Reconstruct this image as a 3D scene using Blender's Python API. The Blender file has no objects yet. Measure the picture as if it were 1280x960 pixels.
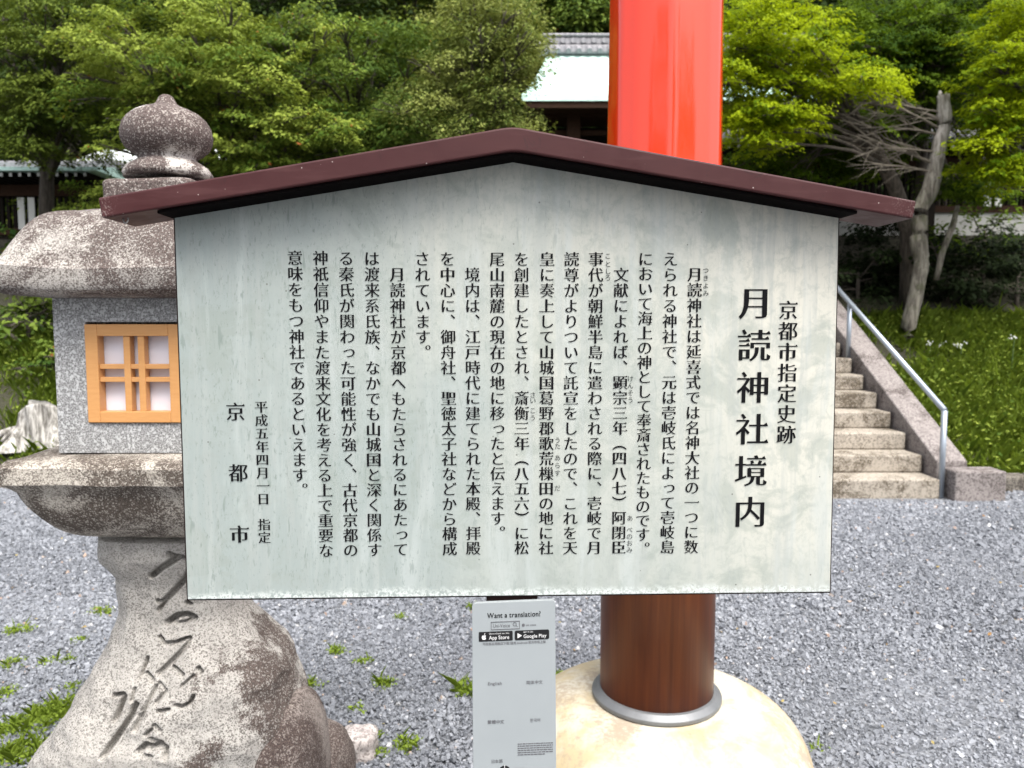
import bpy, math, random
import numpy as np
from mathutils import Vector, noise as mnoise

random.seed(7)
rng = np.random.default_rng(7)
R = math.radians
SC = bpy.context.scene
COL = SC.collection

# ------------------------------------------------------------------ camera, world, sun, exposure
H = 1.45
F = 961.0                                   # focal length in photo pixels (1280 wide)
PITCH = R(4.5)
cam_d = bpy.data.cameras.new('camera')
cam = bpy.data.objects.new('camera', cam_d); COL.objects.link(cam)
cam.location = (0, 0, H)
cam.rotation_euler = (R(90) - PITCH, 0, 0)
cam_d.sensor_width = 36.0
cam_d.lens = F / 1280.0 * 36.0
cam_d.clip_start = 0.02
cam_d.clip_end = 400
cam_d.dof.use_dof = True
cam_d.dof.focus_distance = 1.15
cam_d.dof.aperture_fstop = 8.0
SC.camera = cam

SUN_EL, SUN_AZ = R(62), R(152)              # azimuth from +Y: high behind the camera, a little to the right
world = bpy.data.worlds.new('World'); SC.world = world
world.use_nodes = True
wn = world.node_tree
for n in list(wn.nodes): wn.nodes.remove(n)
sky = wn.nodes.new('ShaderNodeTexSky'); sky.sky_type = 'NISHITA'
sky.sun_disc = False
sky.sun_elevation = SUN_EL; sky.sun_rotation = SUN_AZ
sky.air_density = 1.0; sky.dust_density = 5.0; sky.ozone_density = 1.0
bg = wn.nodes.new('ShaderNodeBackground'); bg.inputs['Strength'].default_value = 0.15
wo = wn.nodes.new('ShaderNodeOutputWorld')
hsv = wn.nodes.new('ShaderNodeHueSaturation'); hsv.inputs['Saturation'].default_value = 0.35     # thin cloud whitens the sky
wn.links.new(sky.outputs[0], hsv.inputs['Color']); wn.links.new(hsv.outputs[0], bg.inputs['Color']); wn.links.new(bg.outputs[0], wo.inputs['Surface'])
sd = bpy.data.lights.new('sun', 'SUN'); sd.energy = 1.9; sd.angle = R(38); sd.color = (1.0, 0.965, 0.90)
sun = bpy.data.objects.new('sun', sd); COL.objects.link(sun)
_sdir = Vector((math.sin(SUN_AZ) * math.cos(SUN_EL), math.cos(SUN_AZ) * math.cos(SUN_EL), math.sin(SUN_EL)))
sun.rotation_euler = (-_sdir).to_track_quat('-Z', 'Y').to_euler()
sun.location = (0, 0, 12)
vs = SC.view_settings
vs.view_transform = 'Standard'; vs.look = 'None'; vs.gamma = 1.0; vs.use_curve_mapping = False
vs.exposure = 1.2
SC.cycles.use_denoising = True
SC.cycles.max_bounces = 8
SC.cycles.transparent_max_bounces = 8

# ------------------------------------------------------------------ pixel -> world helpers (photo measurements)
cP, sP = math.cos(PITCH), math.sin(PITCH)
def ray(x, y):
    a, b = x - 640.0, 480.0 - y
    return Vector((a, F * cP + b * sP, -F * sP + b * cP))
def at(x, y, Y):
    d = ray(x, y); t = Y / d.y
    return Vector((d.x * t, Y, H + d.z * t))
def ppm(Y):                                  # metres per photo pixel at depth Y
    return Y / F

# ------------------------------------------------------------------ materials
class NT:
    def __init__(s, name):
        s.m = bpy.data.materials.new(name); s.m.use_nodes = True
        s.t = s.m.node_tree
        s.b = s.t.nodes['Principled BSDF']; s.out = s.t.nodes['Material Output']
        s._c = None
    def n(s, typ, **kw):
        nd = s.t.nodes.new(typ)
        for k, v in kw.items(): setattr(nd, k, v)
        return nd
    def l(s, a, b): s.t.links.new(a, b)
    def coord(s, scale=(1, 1, 1), loc=(0, 0, 0)):
        if s._c is None: s._c = s.n('ShaderNodeTexCoord').outputs['Object']
        mp = s.n('ShaderNodeMapping'); mp.inputs['Scale'].default_value = scale; mp.inputs['Location'].default_value = loc
        s.l(s._c, mp.inputs['Vector']); return mp.outputs[0]
    def noise(s, scale, detail=4, rough=.55, vec=None, dist=0.0):
        nd = s.n('ShaderNodeTexNoise'); nd.inputs['Scale'].default_value = scale
        nd.inputs['Detail'].default_value = detail; nd.inputs['Roughness'].default_value = rough
        nd.inputs['Distortion'].default_value = dist
        s.l(vec or s.coord(), nd.inputs['Vector']); return nd.outputs['Fac']
    def vor(s, scale, vec=None, out='Distance', feature='F1'):
        nd = s.n('ShaderNodeTexVoronoi', feature=feature); nd.inputs['Scale'].default_value = scale
        s.l(vec or s.coord(), nd.inputs['Vector']); return nd.outputs[out]
    def ramp(s, fac, lo, hi, a=0.0, b=1.0):
        mr = s.n('ShaderNodeMapRange'); mr.interpolation_type = 'SMOOTHSTEP'
        for i, v in zip((1, 2, 3, 4), (lo, hi, a, b)): mr.inputs[i].default_value = v
        s.l(fac, mr.inputs[0]); return mr.outputs[0]
    def math(s, op, a, b=None):
        nd = s.n('ShaderNodeMath', operation=op)
        for i, v in enumerate((a, b)):
            if v is None: continue
            if isinstance(v, (int, float)): nd.inputs[i].default_value = v
            else: s.l(v, nd.inputs[i])
        return nd.outputs[0]
    def mix(s, fac, a, b, blend='MIX'):
        nd = s.n('ShaderNodeMix', data_type='RGBA', blend_type=blend)
        for sock, v in ((nd.inputs[0], fac), (nd.inputs[6], a), (nd.inputs[7], b)):
            if isinstance(v, (int, float)): sock.default_value = v
            elif isinstance(v, (tuple, list)): sock.default_value = tuple(v) + ((1,) if len(v) == 3 else ())
            else: s.l(v, sock)
        return nd.outputs[2]
    def sep(s, axis):
        nd = s.n('ShaderNodeSeparateXYZ'); s.l(s.coord(), nd.inputs[0]); return nd.outputs[axis]
    def color(s, v):
        if isinstance(v, (tuple, list)): s.b.inputs['Base Color'].default_value = tuple(v) + (1,)
        else: s.l(v, s.b.inputs['Base Color'])
    def rough(s, v):
        if isinstance(v, (int, float)): s.b.inputs['Roughness'].default_value = v
        else: s.l(v, s.b.inputs['Roughness'])
    def bump(s, h, strength=.3, dist=.01):
        nd = s.n('ShaderNodeBump'); nd.inputs['Strength'].default_value = strength; nd.inputs['Distance'].default_value = dist
        s.l(h, nd.inputs['Height']); s.l(nd.outputs[0], s.b.inputs['Normal'])
    def set(s, **kw):
        for k, v in kw.items(): s.b.inputs[k.replace('_', ' ')].default_value = v
        return s

def plain(name, c, rough=.6, metal=0.0, var=.15, scale=12, spec=.5, bump=0.0, bscale=60):
    t = NT(name)
    f = t.noise(scale, 5)
    t.color(t.mix(f, [x * (1 - var) for x in c], [min(1, x * (1 + var)) for x in c]))
    t.rough(rough); t.b.inputs['Metallic'].default_value = metal
    t.b.inputs['Specular IOR Level'].default_value = spec
    if bump: t.bump(t.noise(bscale, 4), bump, .004)
    return t.m

def stone(name, light, mid, dark, stain, stain_amt=.5, stain_scale=5.0, grain=170, bumpd=.004, seed=0.0, pale=None, pale_amt=0.0, side=None, bias=0.0):
    """granite: salt-and-pepper grain, lichen stains"""
    t = NT(name)
    c0 = t.coord(loc=(seed, seed * 1.7, seed * .6))
    g1 = t.noise(grain, 2, .6, c0)
    g2 = t.noise(grain * .55, 3, .7, t.coord(loc=(seed + 3, 1, 2)))
    g3 = t.vor(grain * .75, c0, 'Color')
    sp = t.n('ShaderNodeSeparateColor'); t.l(g3, sp.inputs[0])
    base = t.mix(t.ramp(g1, .36, .62), mid, light)
    base = t.mix(t.math('MULTIPLY', t.ramp(sp.outputs[0], .70, .74), .85), base, dark)
    base = t.mix(t.math('MULTIPLY', t.ramp(g2, .58, .68), .6), base, [x * 1.12 for x in light])
    s = t.noise(stain_scale, 7, .68, t.coord(loc=(seed * 2, seed, 1)), .6)
    grit = t.math('ADD', s, t.math('MULTIPLY', t.math('SUBTRACT', g2, .5), .55))
    if bias: grit = t.math('ADD', grit, bias)
    if side:                                   # lichen that has taken one side of the stone
        ax, lo_, hi_, am = side
        grit = t.math('ADD', grit, t.ramp(t.math('ADD', t.sep(ax), t.math('MULTIPLY', t.math('SUBTRACT', s, .5), .5)), lo_, hi_, -am * .5, am))
    sm = t.ramp(grit, .62 - .25 * stain_amt, .69 - .16 * stain_amt)
    wet = t.noise(1.0, 5, .65, t.coord((16, 16, 1.8), (seed, 0, 3)), .5)
    base = t.mix(t.math('MULTIPLY', t.ramp(wet, .45, .68), .38), base, [x * .62 for x in mid])
    cloud = t.noise(stain_scale * .55, 5, .6, t.coord(loc=(seed, 8, 2)))
    base = t.mix(t.ramp(cloud, .35, .7, 0, .45), base, [x * .80 for x in light])
    dk = t.mix(t.ramp(g1, .38, .66), [x * .45 for x in stain], [x * 1.35 for x in stain])
    dk = t.mix(t.math('MULTIPLY', t.ramp(sp.outputs[1], .80, .86), .6), dk, [x * .8 for x in light])
    base = t.mix(t.math('MULTIPLY', sm, .92), base, dk)
    if pale:
        p = t.noise(stain_scale * 1.6, 5, .6, t.coord(loc=(9 + seed, 4, seed)), .4)
        p = t.math('ADD', p, t.math('MULTIPLY', t.math('SUBTRACT', g2, .5), .5))
        base = t.mix(t.math('MULTIPLY', t.ramp(p, .66 - .1 * pale_amt, .72 - .1 * pale_amt), .85), base, pale)
    t.color(base); t.rough(.9); t.b.inputs['Specular IOR Level'].default_value = .25
    h = t.math('ADD', t.math('MULTIPLY', g1, .5), t.math('MULTIPLY', t.noise(grain * .25, 4, .6, c0), .8))
    t.bump(h, .55, bumpd)
    return t.m

def leaf_mat(name, dark, light, trans=.35, rough=.65, tip=None, spec=.06):
    t = NT(name)
    a = t.n('ShaderNodeAttribute', attribute_name='tint')
    col = t.mix(a.outputs['Fac'], dark, light)
    if tip: col = t.mix(t.ramp(a.outputs['Fac'], .955, .985), col, tip)
    t.color(col); t.rough(rough); t.b.inputs['Specular IOR Level'].default_value = spec
    tr = t.n('ShaderNodeBsdfTranslucent')
    tc = t.mix(.5, col, [min(1, light[0] * 1.5), min(1, light[1] * 1.5), light[2] * .8])
    t.l(tc, tr.inputs['Color'])
    mx = t.n('ShaderNodeMixShader'); mx.inputs[0].default_value = trans
    t.l(t.b.outputs[0], mx.inputs[1]); t.l(tr.outputs[0], mx.inputs[2]); t.l(mx.outputs[0], t.out.inputs['Surface'])
    return t.m

def bark(name, c1, c2, sc=30):
    t = NT(name)
    f = t.noise(1.0, 6, .65, t.coord((sc, sc, sc * .18)), .5)
    t.color(t.mix(t.ramp(f, .35, .65), c1, c2)); t.rough(.9); t.bump(f, .7, .01)
    return t.m

# ------------------------------------------------------------------ object helpers
def tag(o, label=None, cat=None, group=None, kind=None):
    if label: o['label'] = label
    if cat: o['category'] = cat
    if group: o['group'] = group
    if kind: o['kind'] = kind
    return o
def empty(name, loc, label, cat, group=None):
    o = bpy.data.objects.new(name, None); COL.objects.link(o); o.location = loc
    o.empty_display_size = .1
    return tag(o, label, cat, group)
def wloc(o):
    v = Vector((0, 0, 0))
    while o is not None: v = v + o.location; o = o.parent
    return v
def mesh_obj(name, V, Fc, mat, parent=None, smooth=False, bevel=0.0, seg=2, origin=None):
    V = np.asarray(V, dtype=float).reshape(-1, 3)
    off = wloc(parent) if parent else Vector(origin or (0, 0, 0))
    me = bpy.data.meshes.new(name)
    me.from_pydata((V - np.array(off)).tolist(), [], [list(map(int, f)) for f in Fc])
    me.materials.append(mat); me.update()
    if smooth:
        me.shade_smooth()
        if smooth is not True: me.set_sharp_from_angle(angle=R(smooth))
    o = bpy.data.objects.new(name, me); COL.objects.link(o)
    if parent: o.parent = parent
    elif origin: o.location = origin
    if bevel:
        b = o.modifiers.new('bevel', 'BEVEL'); b.width = bevel; b.segments = seg; b.limit_method = 'ANGLE'; b.angle_limit = R(35)
    return o
def raw_mesh(name, V, nper, mat, parent=None, tint=None, smooth=False):
    """fast numpy mesh of separate polygons, each made of nper consecutive vertices"""
    V = np.asarray(V, dtype=np.float32).reshape(-1, 3)
    off = wloc(parent) if parent else Vector((0, 0, 0))
    V = V - np.array(off, dtype=np.float32)
    nv = len(V); nf = nv // nper
    me = bpy.data.meshes.new(name)
    me.vertices.add(nv); me.vertices.foreach_set('co', V.ravel())
    me.loops.add(nv); me.loops.foreach_set('vertex_index', np.arange(nv, dtype=np.int32))
    me.polygons.add(nf); me.polygons.foreach_set('loop_start', np.arange(0, nv, nper, dtype=np.int32))
    if tint is not None:
        at_ = me.attributes.new('tint', 'FLOAT', 'FACE'); at_.data.foreach_set('value', np.asarray(tint, dtype=np.float32))
    me.materials.append(mat); me.update(calc_edges=True); me.validate()
    o = bpy.data.objects.new(name, me); COL.objects.link(o)
    if parent: o.parent = parent
    return o
class MB:
    def __init__(s): s.V = []; s.F = []
    def add(s, V, Fc):
        k = len(s.V); s.V += [tuple(v) for v in V]; s.F += [[i + k for i in f] for f in Fc]; return s
    def box(s, x0, x1, y0, y1, z0, z1):
        return s.add([(x0, y0, z0), (x1, y0, z0), (x1, y1, z0), (x0, y1, z0), (x0, y0, z1), (x1, y0, z1), (x1, y1, z1), (x0, y1, z1)],
                     [(0, 3, 2, 1), (4, 5, 6, 7), (0, 1, 5, 4), (1, 2, 6, 5), (2, 3, 7, 6), (3, 0, 4, 7)])
    def hexa(s, a, b):                         # two quads a (4 pts) and b (4 pts) joined into a solid
        return s.add(list(a) + list(b), [(3, 2, 1, 0), (4, 5, 6, 7), (0, 1, 5, 4), (1, 2, 6, 5), (2, 3, 7, 6), (3, 0, 4, 7)])
    def prism(s, a, b):                        # two n-gons
        n = len(a)
        return s.add(list(a) + list(b), [tuple(range(n))[::-1], tuple(range(n, 2 * n))] + [(i, (i + 1) % n, n + (i + 1) % n, n + i) for i in range(n)])
    def tube(s, pts, rad, n=8, cap=True):
        pts = [Vector(p) for p in pts]
        if isinstance(rad, (int, float)): rad = [rad] * len(pts)
        V = []; up = Vector((0, 0, 1))
        for i, p in enumerate(pts):
            d = (pts[min(i + 1, len(pts) - 1)] - pts[max(i - 1, 0)]).normalized()
            a = d.cross(up)
            if a.length < .05: a = d.cross(Vector((1, 0, 0)))
            a.normalize(); b = d.cross(a)
            for k in range(n):
                an = 2 * math.pi * k / n
                V.append(p + a * (math.cos(an) * rad[i]) + b * (math.sin(an) * rad[i]))
        Fc = [(i * n + k, i * n + (k + 1) % n, (i + 1) * n + (k + 1) % n, (i + 1) * n + k) for i in range(len(pts) - 1) for k in range(n)]
        if cap: Fc += [tuple(range(n))[::-1], tuple(range((len(pts) - 1) * n, len(pts) * n))]
        return s.add(V, Fc)
    def lathe(s, c, prof, n=48, wob=None):
        V = []
        for r, z in prof:
            for k in range(n):
                a = 2 * math.pi * k / n
                rr = r * (wob(a, z) if wob else 1)
                V.append((c[0] + rr * math.cos(a), c[1] + rr * math.sin(a), z))
        m = len(prof)
        Fc = [(i * n + k, i * n + (k + 1) % n, (i + 1) * n + (k + 1) % n, (i + 1) * n + k) for i in range(m - 1) for k in range(n)]
        Fc += [tuple(range(n))[::-1], tuple(range((m - 1) * n, m * n))]
        return s.add(V, Fc)
    def build(s, name, mat, parent=None, **kw):
        return mesh_obj(name, s.V, s.F, mat, parent, **kw)

def nz(x, y, z=0.0, s=1.0): return mnoise.noise(Vector((x * s, y * s, z * s)))

# ------------------------------------------------------------------ lettering: built-in font outlines reshaped to brush-and-hairline contrast
def _sample(sp):
    pts = []; bp = sp.bezier_points; n = len(bp)
    for i in range(n):
        a, b = bp[i], bp[(i + 1) % n]
        p0, p1, p2, p3 = (np.array(q[:2]) for q in (a.co, a.handle_right, b.handle_left, b.co))
        ch = p3 - p0; L = np.hypot(*ch)
        dev = 0 if L < 1e-6 else max(abs(ch[0] * (q - p0)[1] - ch[1] * (q - p0)[0]) / L for q in (p1, p2))
        k = 1 if dev < .002 else (3 if L < .12 else 6)
        for j in range(k):
            t = j / k
            pts.append((1 - t) ** 3 * p0 + 3 * (1 - t) ** 2 * t * p1 + 3 * (1 - t) * t * t * p2 + t ** 3 * p3)
    out = [pts[0]]
    for p in pts[1:]:
        if np.hypot(*(p - out[-1])) > .002: out.append(p)
    if len(out) > 2 and np.hypot(*(out[0] - out[-1])) < .002: out.pop()
    return np.array(out)
def _area(P): return .5 * np.sum(P[:, 0] * np.roll(P[:, 1], -1) - np.roll(P[:, 0], -1) * P[:, 1])
_glyphs = {}
def glyph(ch, serif=True, bold=0.0):
    key = (ch, serif, bold)
    if key in _glyphs: return _glyphs[key]
    cu = bpy.data.curves.new('glyph', 'FONT'); cu.body = ch
    o = bpy.data.objects.new('glyph', cu); COL.objects.link(o)
    dg = bpy.context.evaluated_depsgraph_get(); dg.update()
    ev = o.evaluated_get(dg); cc = ev.to_curve(dg)
    P = [_sample(sp) for sp in cc.splines if len(sp.bezier_points) > 1]
    P = [p for p in P if len(p) > 2]
    adv = max([p[:, 0].max() for p in P] + [.2])
    bpy.data.objects.remove(o); bpy.data.curves.remove(cu)
    tris = []
    kanji = 0x4e00 <= ord(ch) < 0xa000
    if P and (serif or bold):
        big = max(P, key=lambda p: abs(_area(p))); sgn = 1 if _area(big) > 0 else -1
        npts = sum(len(p) for p in P)
        dh = (.016 if npts < 60 else .011) if kanji else .010       # thin the horizontals
        dv = (.034 if npts < 60 else .022) if kanji else .021       # thicken the verticals
        if not serif: dh, dv = -bold, bold
        Q = []
        for p in P:
            e = np.roll(p, -1, 0) - p; L = np.hypot(e[:, 0], e[:, 1]); d = e / L[:, None]
            nrm = np.stack([d[:, 1], -d[:, 0]], 1) * sgn             # outward
            w = np.abs(nrm[:, 1]) ** 1.5
            off = dv * (1 - w) - dh * w
            q = p.copy(); n = len(p)
            for i in range(n):
                n0, n1, o0, o1 = nrm[i - 1], nrm[i], off[i - 1], off[i]
                det = n0[0] * n1[1] - n0[1] * n1[0]
                if abs(det) > .25:
                    q[i] = p[i] + np.array([(o0 * n1[1] - o1 * n0[1]) / det, (n0[0] * o1 - n1[0] * o0) / det])
                else:
                    m = n0 + n1; ml = np.hypot(*m)
                    if ml > .2: q[i] = p[i] + m / ml * (o0 + o1) / 2
            dq = q - p; dl_ = np.hypot(dq[:, 0], dq[:, 1]); lim = .038
            q = p + dq * np.minimum(1, lim / np.maximum(dl_, 1e-9))[:, None]
            if kanji and serif:
                for i in range(n):                                    # triangular serif where a horizontal ends at the right
                    if .035 < L[i] < .095 and nrm[i][0] > .9 and L[i - 1] > .10 and L[(i + 1) % n] > .10 \
                            and abs(d[i - 1][1]) < .12 and abs(d[(i + 1) % n][1]) < .12 and d[i - 1][0] * d[(i + 1) % n][0] < 0:
                        a, b = q[i], q[(i + 1) % n]; lo, hi = (a, b) if a[1] < b[1] else (b, a)
                        x = max(a[0], b[0])
                        tris.append([(x - .125, hi[1] - .004), (x - .03, lo[1]), (x + .012, lo[1] + .004), (x - .035, hi[1] + .062)])
            Q.append(q)
        P = Q
    # fill by horizontal bands, non-zero winding: robust where reshaped strokes touch
    sgn_ = 1 if P and _area(max(P, key=lambda p: abs(_area(p)))) > 0 else -1
    P = list(P)
    for t in tris:
        q = np.array(t); P.append(q if _area(q) * sgn_ > 0 else q[::-1])
    V, Fc = [], []
    if P:
        E0 = np.concatenate(P); E1 = np.concatenate([np.roll(p, -1, 0) for p in P])
        dy = E1[:, 1] - E0[:, 1]; k = np.abs(dy) > 1e-9; E0, E1, dy = E0[k], E1[k], dy[k]
        slope = (E1[:, 0] - E0[:, 0]) / dy; lo_, hi_ = np.minimum(E0[:, 1], E1[:, 1]), np.maximum(E0[:, 1], E1[:, 1])
        ys_ = np.unique(np.round(np.concatenate([E0[:, 1], np.arange(E0[:, 1].min(), E0[:, 1].max(), .012)]), 4))
        keep = [ys_[0]]
        for y in ys_[1:]:
            if y - keep[-1] > .0015: keep.append(y)
        for ya, yb in zip(keep[:-1], keep[1:]):
            ym = (ya + yb) / 2; act = np.where((lo_ <= ym) & (hi_ > ym))[0]
            xm = E0[act, 0] + slope[act] * (ym - E0[act, 1]); o_ = np.argsort(xm); wnd = 0
            for j in o_:
                e_ = act[j]; w0 = wnd; wnd += 1 if dy[e_] > 0 else -1
                if w0 == 0: st_ = e_; x0 = xm[j]
                elif wnd == 0 and xm[j] - x0 > 1e-5:
                    k = len(V)
                    fx_ = lambda e, y: E0[e, 0] + slope[e] * (y - E0[e, 1])
                    a0, a1, b0, b1 = fx_(st_, ya), fx_(st_, yb), fx_(e_, ya), fx_(e_, yb)
                    if b0 < a0: a0 = b0 = (a0 + b0) / 2
                    if b1 < a1: a1 = b1 = (a1 + b1) / 2
                    V += [(a0, ya, 0), (b0, ya, 0), (b1, yb, 0), (a1, yb, 0)]; Fc.append((k, k + 1, k + 2, k + 3))
    V = np.array(V, dtype=float) if V else np.zeros((0, 3))
    _glyphs[key] = (V, Fc, adv)
    return _glyphs[key]

# ------------------------------------------------------------------ terrain, gravel court
def terr(x, y):
    if y < 6.72: return -.01
    if y < 10.75: z = .57 * (y - 6.72)
    else: z = 2.297
    if y > 16: z += .85 * (y - 16)
    if y > 6.9: z += .06 * nz(x, y, 3, 1.3) * min(1, (y - 6.9))
    return z
t = NT('soil')
f = t.noise(3, 8, .7)
t.color(t.mix(f, (.018, .016, .010), (.045, .045, .020))); t.rough(.95); t.bump(t.noise(25, 5), .8, .03)
m_soil = t.m
xs = np.r_[np.linspace(-80, -12, 12), np.linspace(-11, 11, 90), np.linspace(12, 80, 12)]
ys = np.r_[np.linspace(-60, 6, 8), np.linspace(6.4, 12, 50), np.linspace(12.5, 45, 30), 120]
V = [(x, y, min(terr(x, y), 30)) for y in ys for x in xs]
nx = len(xs)
Fc = [(j * nx + i, j * nx + i + 1, (j + 1) * nx + i + 1, (j + 1) * nx + i) for j in range(len(ys) - 1) for i in range(nx - 1)]
tag(mesh_obj('ground', V, Fc, m_soil, smooth=True), kind='structure')

t = NT('gravel_bed')
v1 = t.vor(60, None, 'Color'); sp = t.n('ShaderNodeSeparateColor'); t.l(v1, sp.inputs[0])
t.color(t.mix(sp.outputs[0], (.05, .053, .06), (.22, .23, .25))); t.rough(.9)
t.bump(t.vor(60), .8, .01)
V = [(-30, -30, -.006), (30, -30, -.006), (30, 6.74, -.006), (-30, 6.74, -.006)]
tag(mesh_obj('gravel_court', V, [(0, 1, 2, 3)], t.m), kind='structure')

t = NT('crushed_gravel')
a = t.n('ShaderNodeAttribute', attribute_name='tint')
cr = t.n('ShaderNodeValToRGB'); t.l(a.outputs['Fac'], cr.inputs[0])
el = cr.color_ramp.elements
el[0].position = 0; el[0].color = (.042, .046, .055, 1)
el[1].position = 1; el[1].color = (.40, .30, .22, 1)
for p_, c_ in ((.35, (.12, .128, .147)), (.7, (.25, .262, .29)), (.9, (.42, .43, .455)), (.97, (.52, .52, .52)), (.985, (.30, .17, .10))):
    e = el.new(p_); e.color = c_ + (1,)
g = t.noise(300, 3)
t.color(t.mix(t.ramp(g, .3, .7, 0, .45), cr.outputs[0], (.26, .275, .30))); t.rough(.85)
m_gravel = t.m
CUBE = np.array([(-1, -1, -1), (1, -1, -1), (1, 1, -1), (-1, 1, -1), (-1, -1, 1), (1, -1, 1), (1, 1, 1), (-1, 1, 1)], float)
CF = np.array([(0, 3, 2, 1), (4, 5, 6, 7), (0, 1, 5, 4), (1, 2, 6, 5), (2, 3, 7, 6), (3, 0, 4, 7)])
def rot_mats(n):
    q = rng.normal(size=(n, 4)); q /= np.linalg.norm(q, axis=1)[:, None]
    w, x, y, z = q.T
    return np.stack([np.stack([1 - 2 * (y * y + z * z), 2 * (x * y - z * w), 2 * (x * z + y * w)], 1),
                     np.stack([2 * (x * y + z * w), 1 - 2 * (x * x + z * z), 2 * (y * z - x * w)], 1),
                     np.stack([2 * (x * z - y * w), 2 * (y * z + x * w), 1 - 2 * (x * x + y * y)], 1)], 1)
def gravel_pts():
    out = []
    for y0, y1, dens, s in ((1.9, 3.4, 11000, .0066), (3.4, 4.8, 7000, .0084), (4.8, 6.72, 4200, .0112)):
        w = y1 * .74 + .4
        n = int((y1 - y0) * 2 * w * dens)
        x = rng.uniform(-w, w, n); y = rng.uniform(y0, y1, n)
        k = np.abs(x) < y * .72 + .35
        # the part that only the notice board hides
        x, y = x[k], y[k]
        out.append(np.c_[x, y, np.full(len(x), s)])
    P = np.concatenate(out)
    k = (np.hypot(P[:, 0] - .46, P[:, 1] - 2.46) > .50) & (np.hypot(P[:, 0] + .86, P[:, 1] - 1.95) > .33)
    k &= ~((P[:, 1] > 6.1) & (P[:, 0] > .3) & (P[:, 0] < 4.1) & (P[:, 1] > 6.22))
    return P[k]
GP = gravel_pts(); n = len(GP)
S = GP[:, 2] * np.exp(rng.normal(0, .30, n))
GH = np.array([.012 * nz(x, y, 1, .9) + .006 * nz(x, y, 4, 2.7) for x, y in GP[:, :2]]); GT = np.array([.13 * nz(x, y, 9, .7) + .08 * nz(x, y, 5, 2.2) for x, y in GP[:, :2]])
C8 = CUBE[None] * rng.uniform(.35, 1.0, (n, 8, 1)) * rng.uniform(.55, 1.0, (n, 1, 3)) * S[:, None, None]
C8 = np.einsum('nij,nkj->nki', rot_mats(n), C8)
C8 += np.c_[GP[:, :2], rng.uniform(-.006, .005, n) + GH][:, None, :]
GV = C8[:, CF, :].reshape(-1, 3)
tint = np.repeat(np.clip(.12 + .74 * rng.beta(2.6, 3.0, n) + GT + (rng.random(n) > .985) * .3, 0, .97), 6)
odd = np.repeat(rng.random(n) > .988, 6); tint[odd] = rng.uniform(.95, 1, odd.sum())
tag(raw_mesh('gravel', GV, 4, m_gravel, tint=tint), kind='stuff')

# ------------------------------------------------------------------ notice board
dl, dr = 1.134, 1.170
A_, B_ = at(216, 262, dl), at(1050, 268, dr)
eu = Vector((B_.x - A_.x, B_.y - A_.y, 0)).normalized()
nf = Vector((eu.y, -eu.x, 0))                # towards the camera
O_ = Vector(((A_.x + B_.x) / 2, (A_.y + B_.y) / 2, 0))
def bp(x, y, w=0.0):
    """photo pixel -> (u, v) on the plane w metres in front of the board face"""
    d = ray(x, y); o = Vector((0, 0, H)); pl = O_ + nf * w
    t_ = (pl - o).dot(nf) / d.dot(nf); p = o + d * t_ - pl
    return p.dot(eu), p.z
def BW(u, v, w): return O_ + eu * u + nf * w + Vector((0, 0, v))
def BWp(x, y, w): u, v = bp(x, y, w); return BW(u, v, w)

board = empty('notice_board', (O_.x, O_.y + .02, 0), 'pale grey-green wooden notice board with black vertical Japanese lettering under a maroon gabled cap', 'notice board')

# weathered face paint; base goes cool to warm and paler towards upper right
t = NT('weathered_board_paint')
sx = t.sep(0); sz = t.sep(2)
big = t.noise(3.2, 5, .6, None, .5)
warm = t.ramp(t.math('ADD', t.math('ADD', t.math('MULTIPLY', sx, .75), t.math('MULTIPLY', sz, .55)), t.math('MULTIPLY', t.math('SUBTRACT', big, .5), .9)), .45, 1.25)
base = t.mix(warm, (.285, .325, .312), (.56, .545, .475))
blot = t.noise(11, 7, .65, t.coord(loc=(3, 0, 1)), .8)
base = t.mix(t.math('MULTIPLY', t.ramp(blot, .50, .62), .48), base, (.24, .275, .245))
mott = t.noise(48, 6, .72, t.coord(loc=(2, 6, 0)), .5)
base = t.mix(t.math('MULTIPLY', t.ramp(mott, .47, .62), .35), base, (.27, .30, .275))
streak = t.noise(1.0, 5, .6, t.coord((70, 70, 5)), .2)
base = t.mix(t.math('MULTIPLY', t.ramp(streak, .48, .66), .48), base, (.33, .355, .34))
pale = t.noise(1.0, 6, .6, t.coord((26, 26, 3.5), (5, 0, 2)), .5)
base = t.mix(t.math('MULTIPLY', t.ramp(pale, .50, .70), .50), base, (.43, .465, .455))
fl = t.noise(1.0, 6, .75, t.coord((260, 260, 90)), .4)
left = t.ramp(t.math('ADD', sx, t.math('MULTIPLY', t.math('SUBTRACT', big, .5), 1.0)), -.35, .25, 1, .25)
base = t.mix(t.math('MULTIPLY', t.math('MULTIPLY', t.ramp(fl, .54, .68), left), .75), base, (.17, .21, .185))
fl2 = t.noise(1.0, 3, .6, t.coord((120, 120, 22), (1, 0, 7)), .3)
base = t.mix(t.math('MULTIPLY', t.math('MULTIPLY', t.ramp(fl2, .60, .72), left), .65), base, (.17, .21, .19))
chip = t.noise(160, 4, .7)
zb = bp(640, 746)[1]
edge = t.ramp(t.math('ADD', t.math('SUBTRACT', sz, zb), t.math('MULTIPLY', t.math('SUBTRACT', t.noise(30, 5, .7), .5), .03)), .004, .018, 1, 0)
base = t.mix(t.math('MULTIPLY', edge, t.ramp(chip, .42, .55)), base, (.56, .60, .58))
base = t.mix(t.math('MULTIPLY', t.math('MULTIPLY', edge, t.ramp(chip, .60, .66)), .8), base, (.13, .15, .13))
dot = t.vor(26, None, 'Distance')
base = t.mix(t.math('MULTIPLY', t.ramp(dot, .028, .04, 1, 0), .75), base, (.10, .10, .09))
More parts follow.
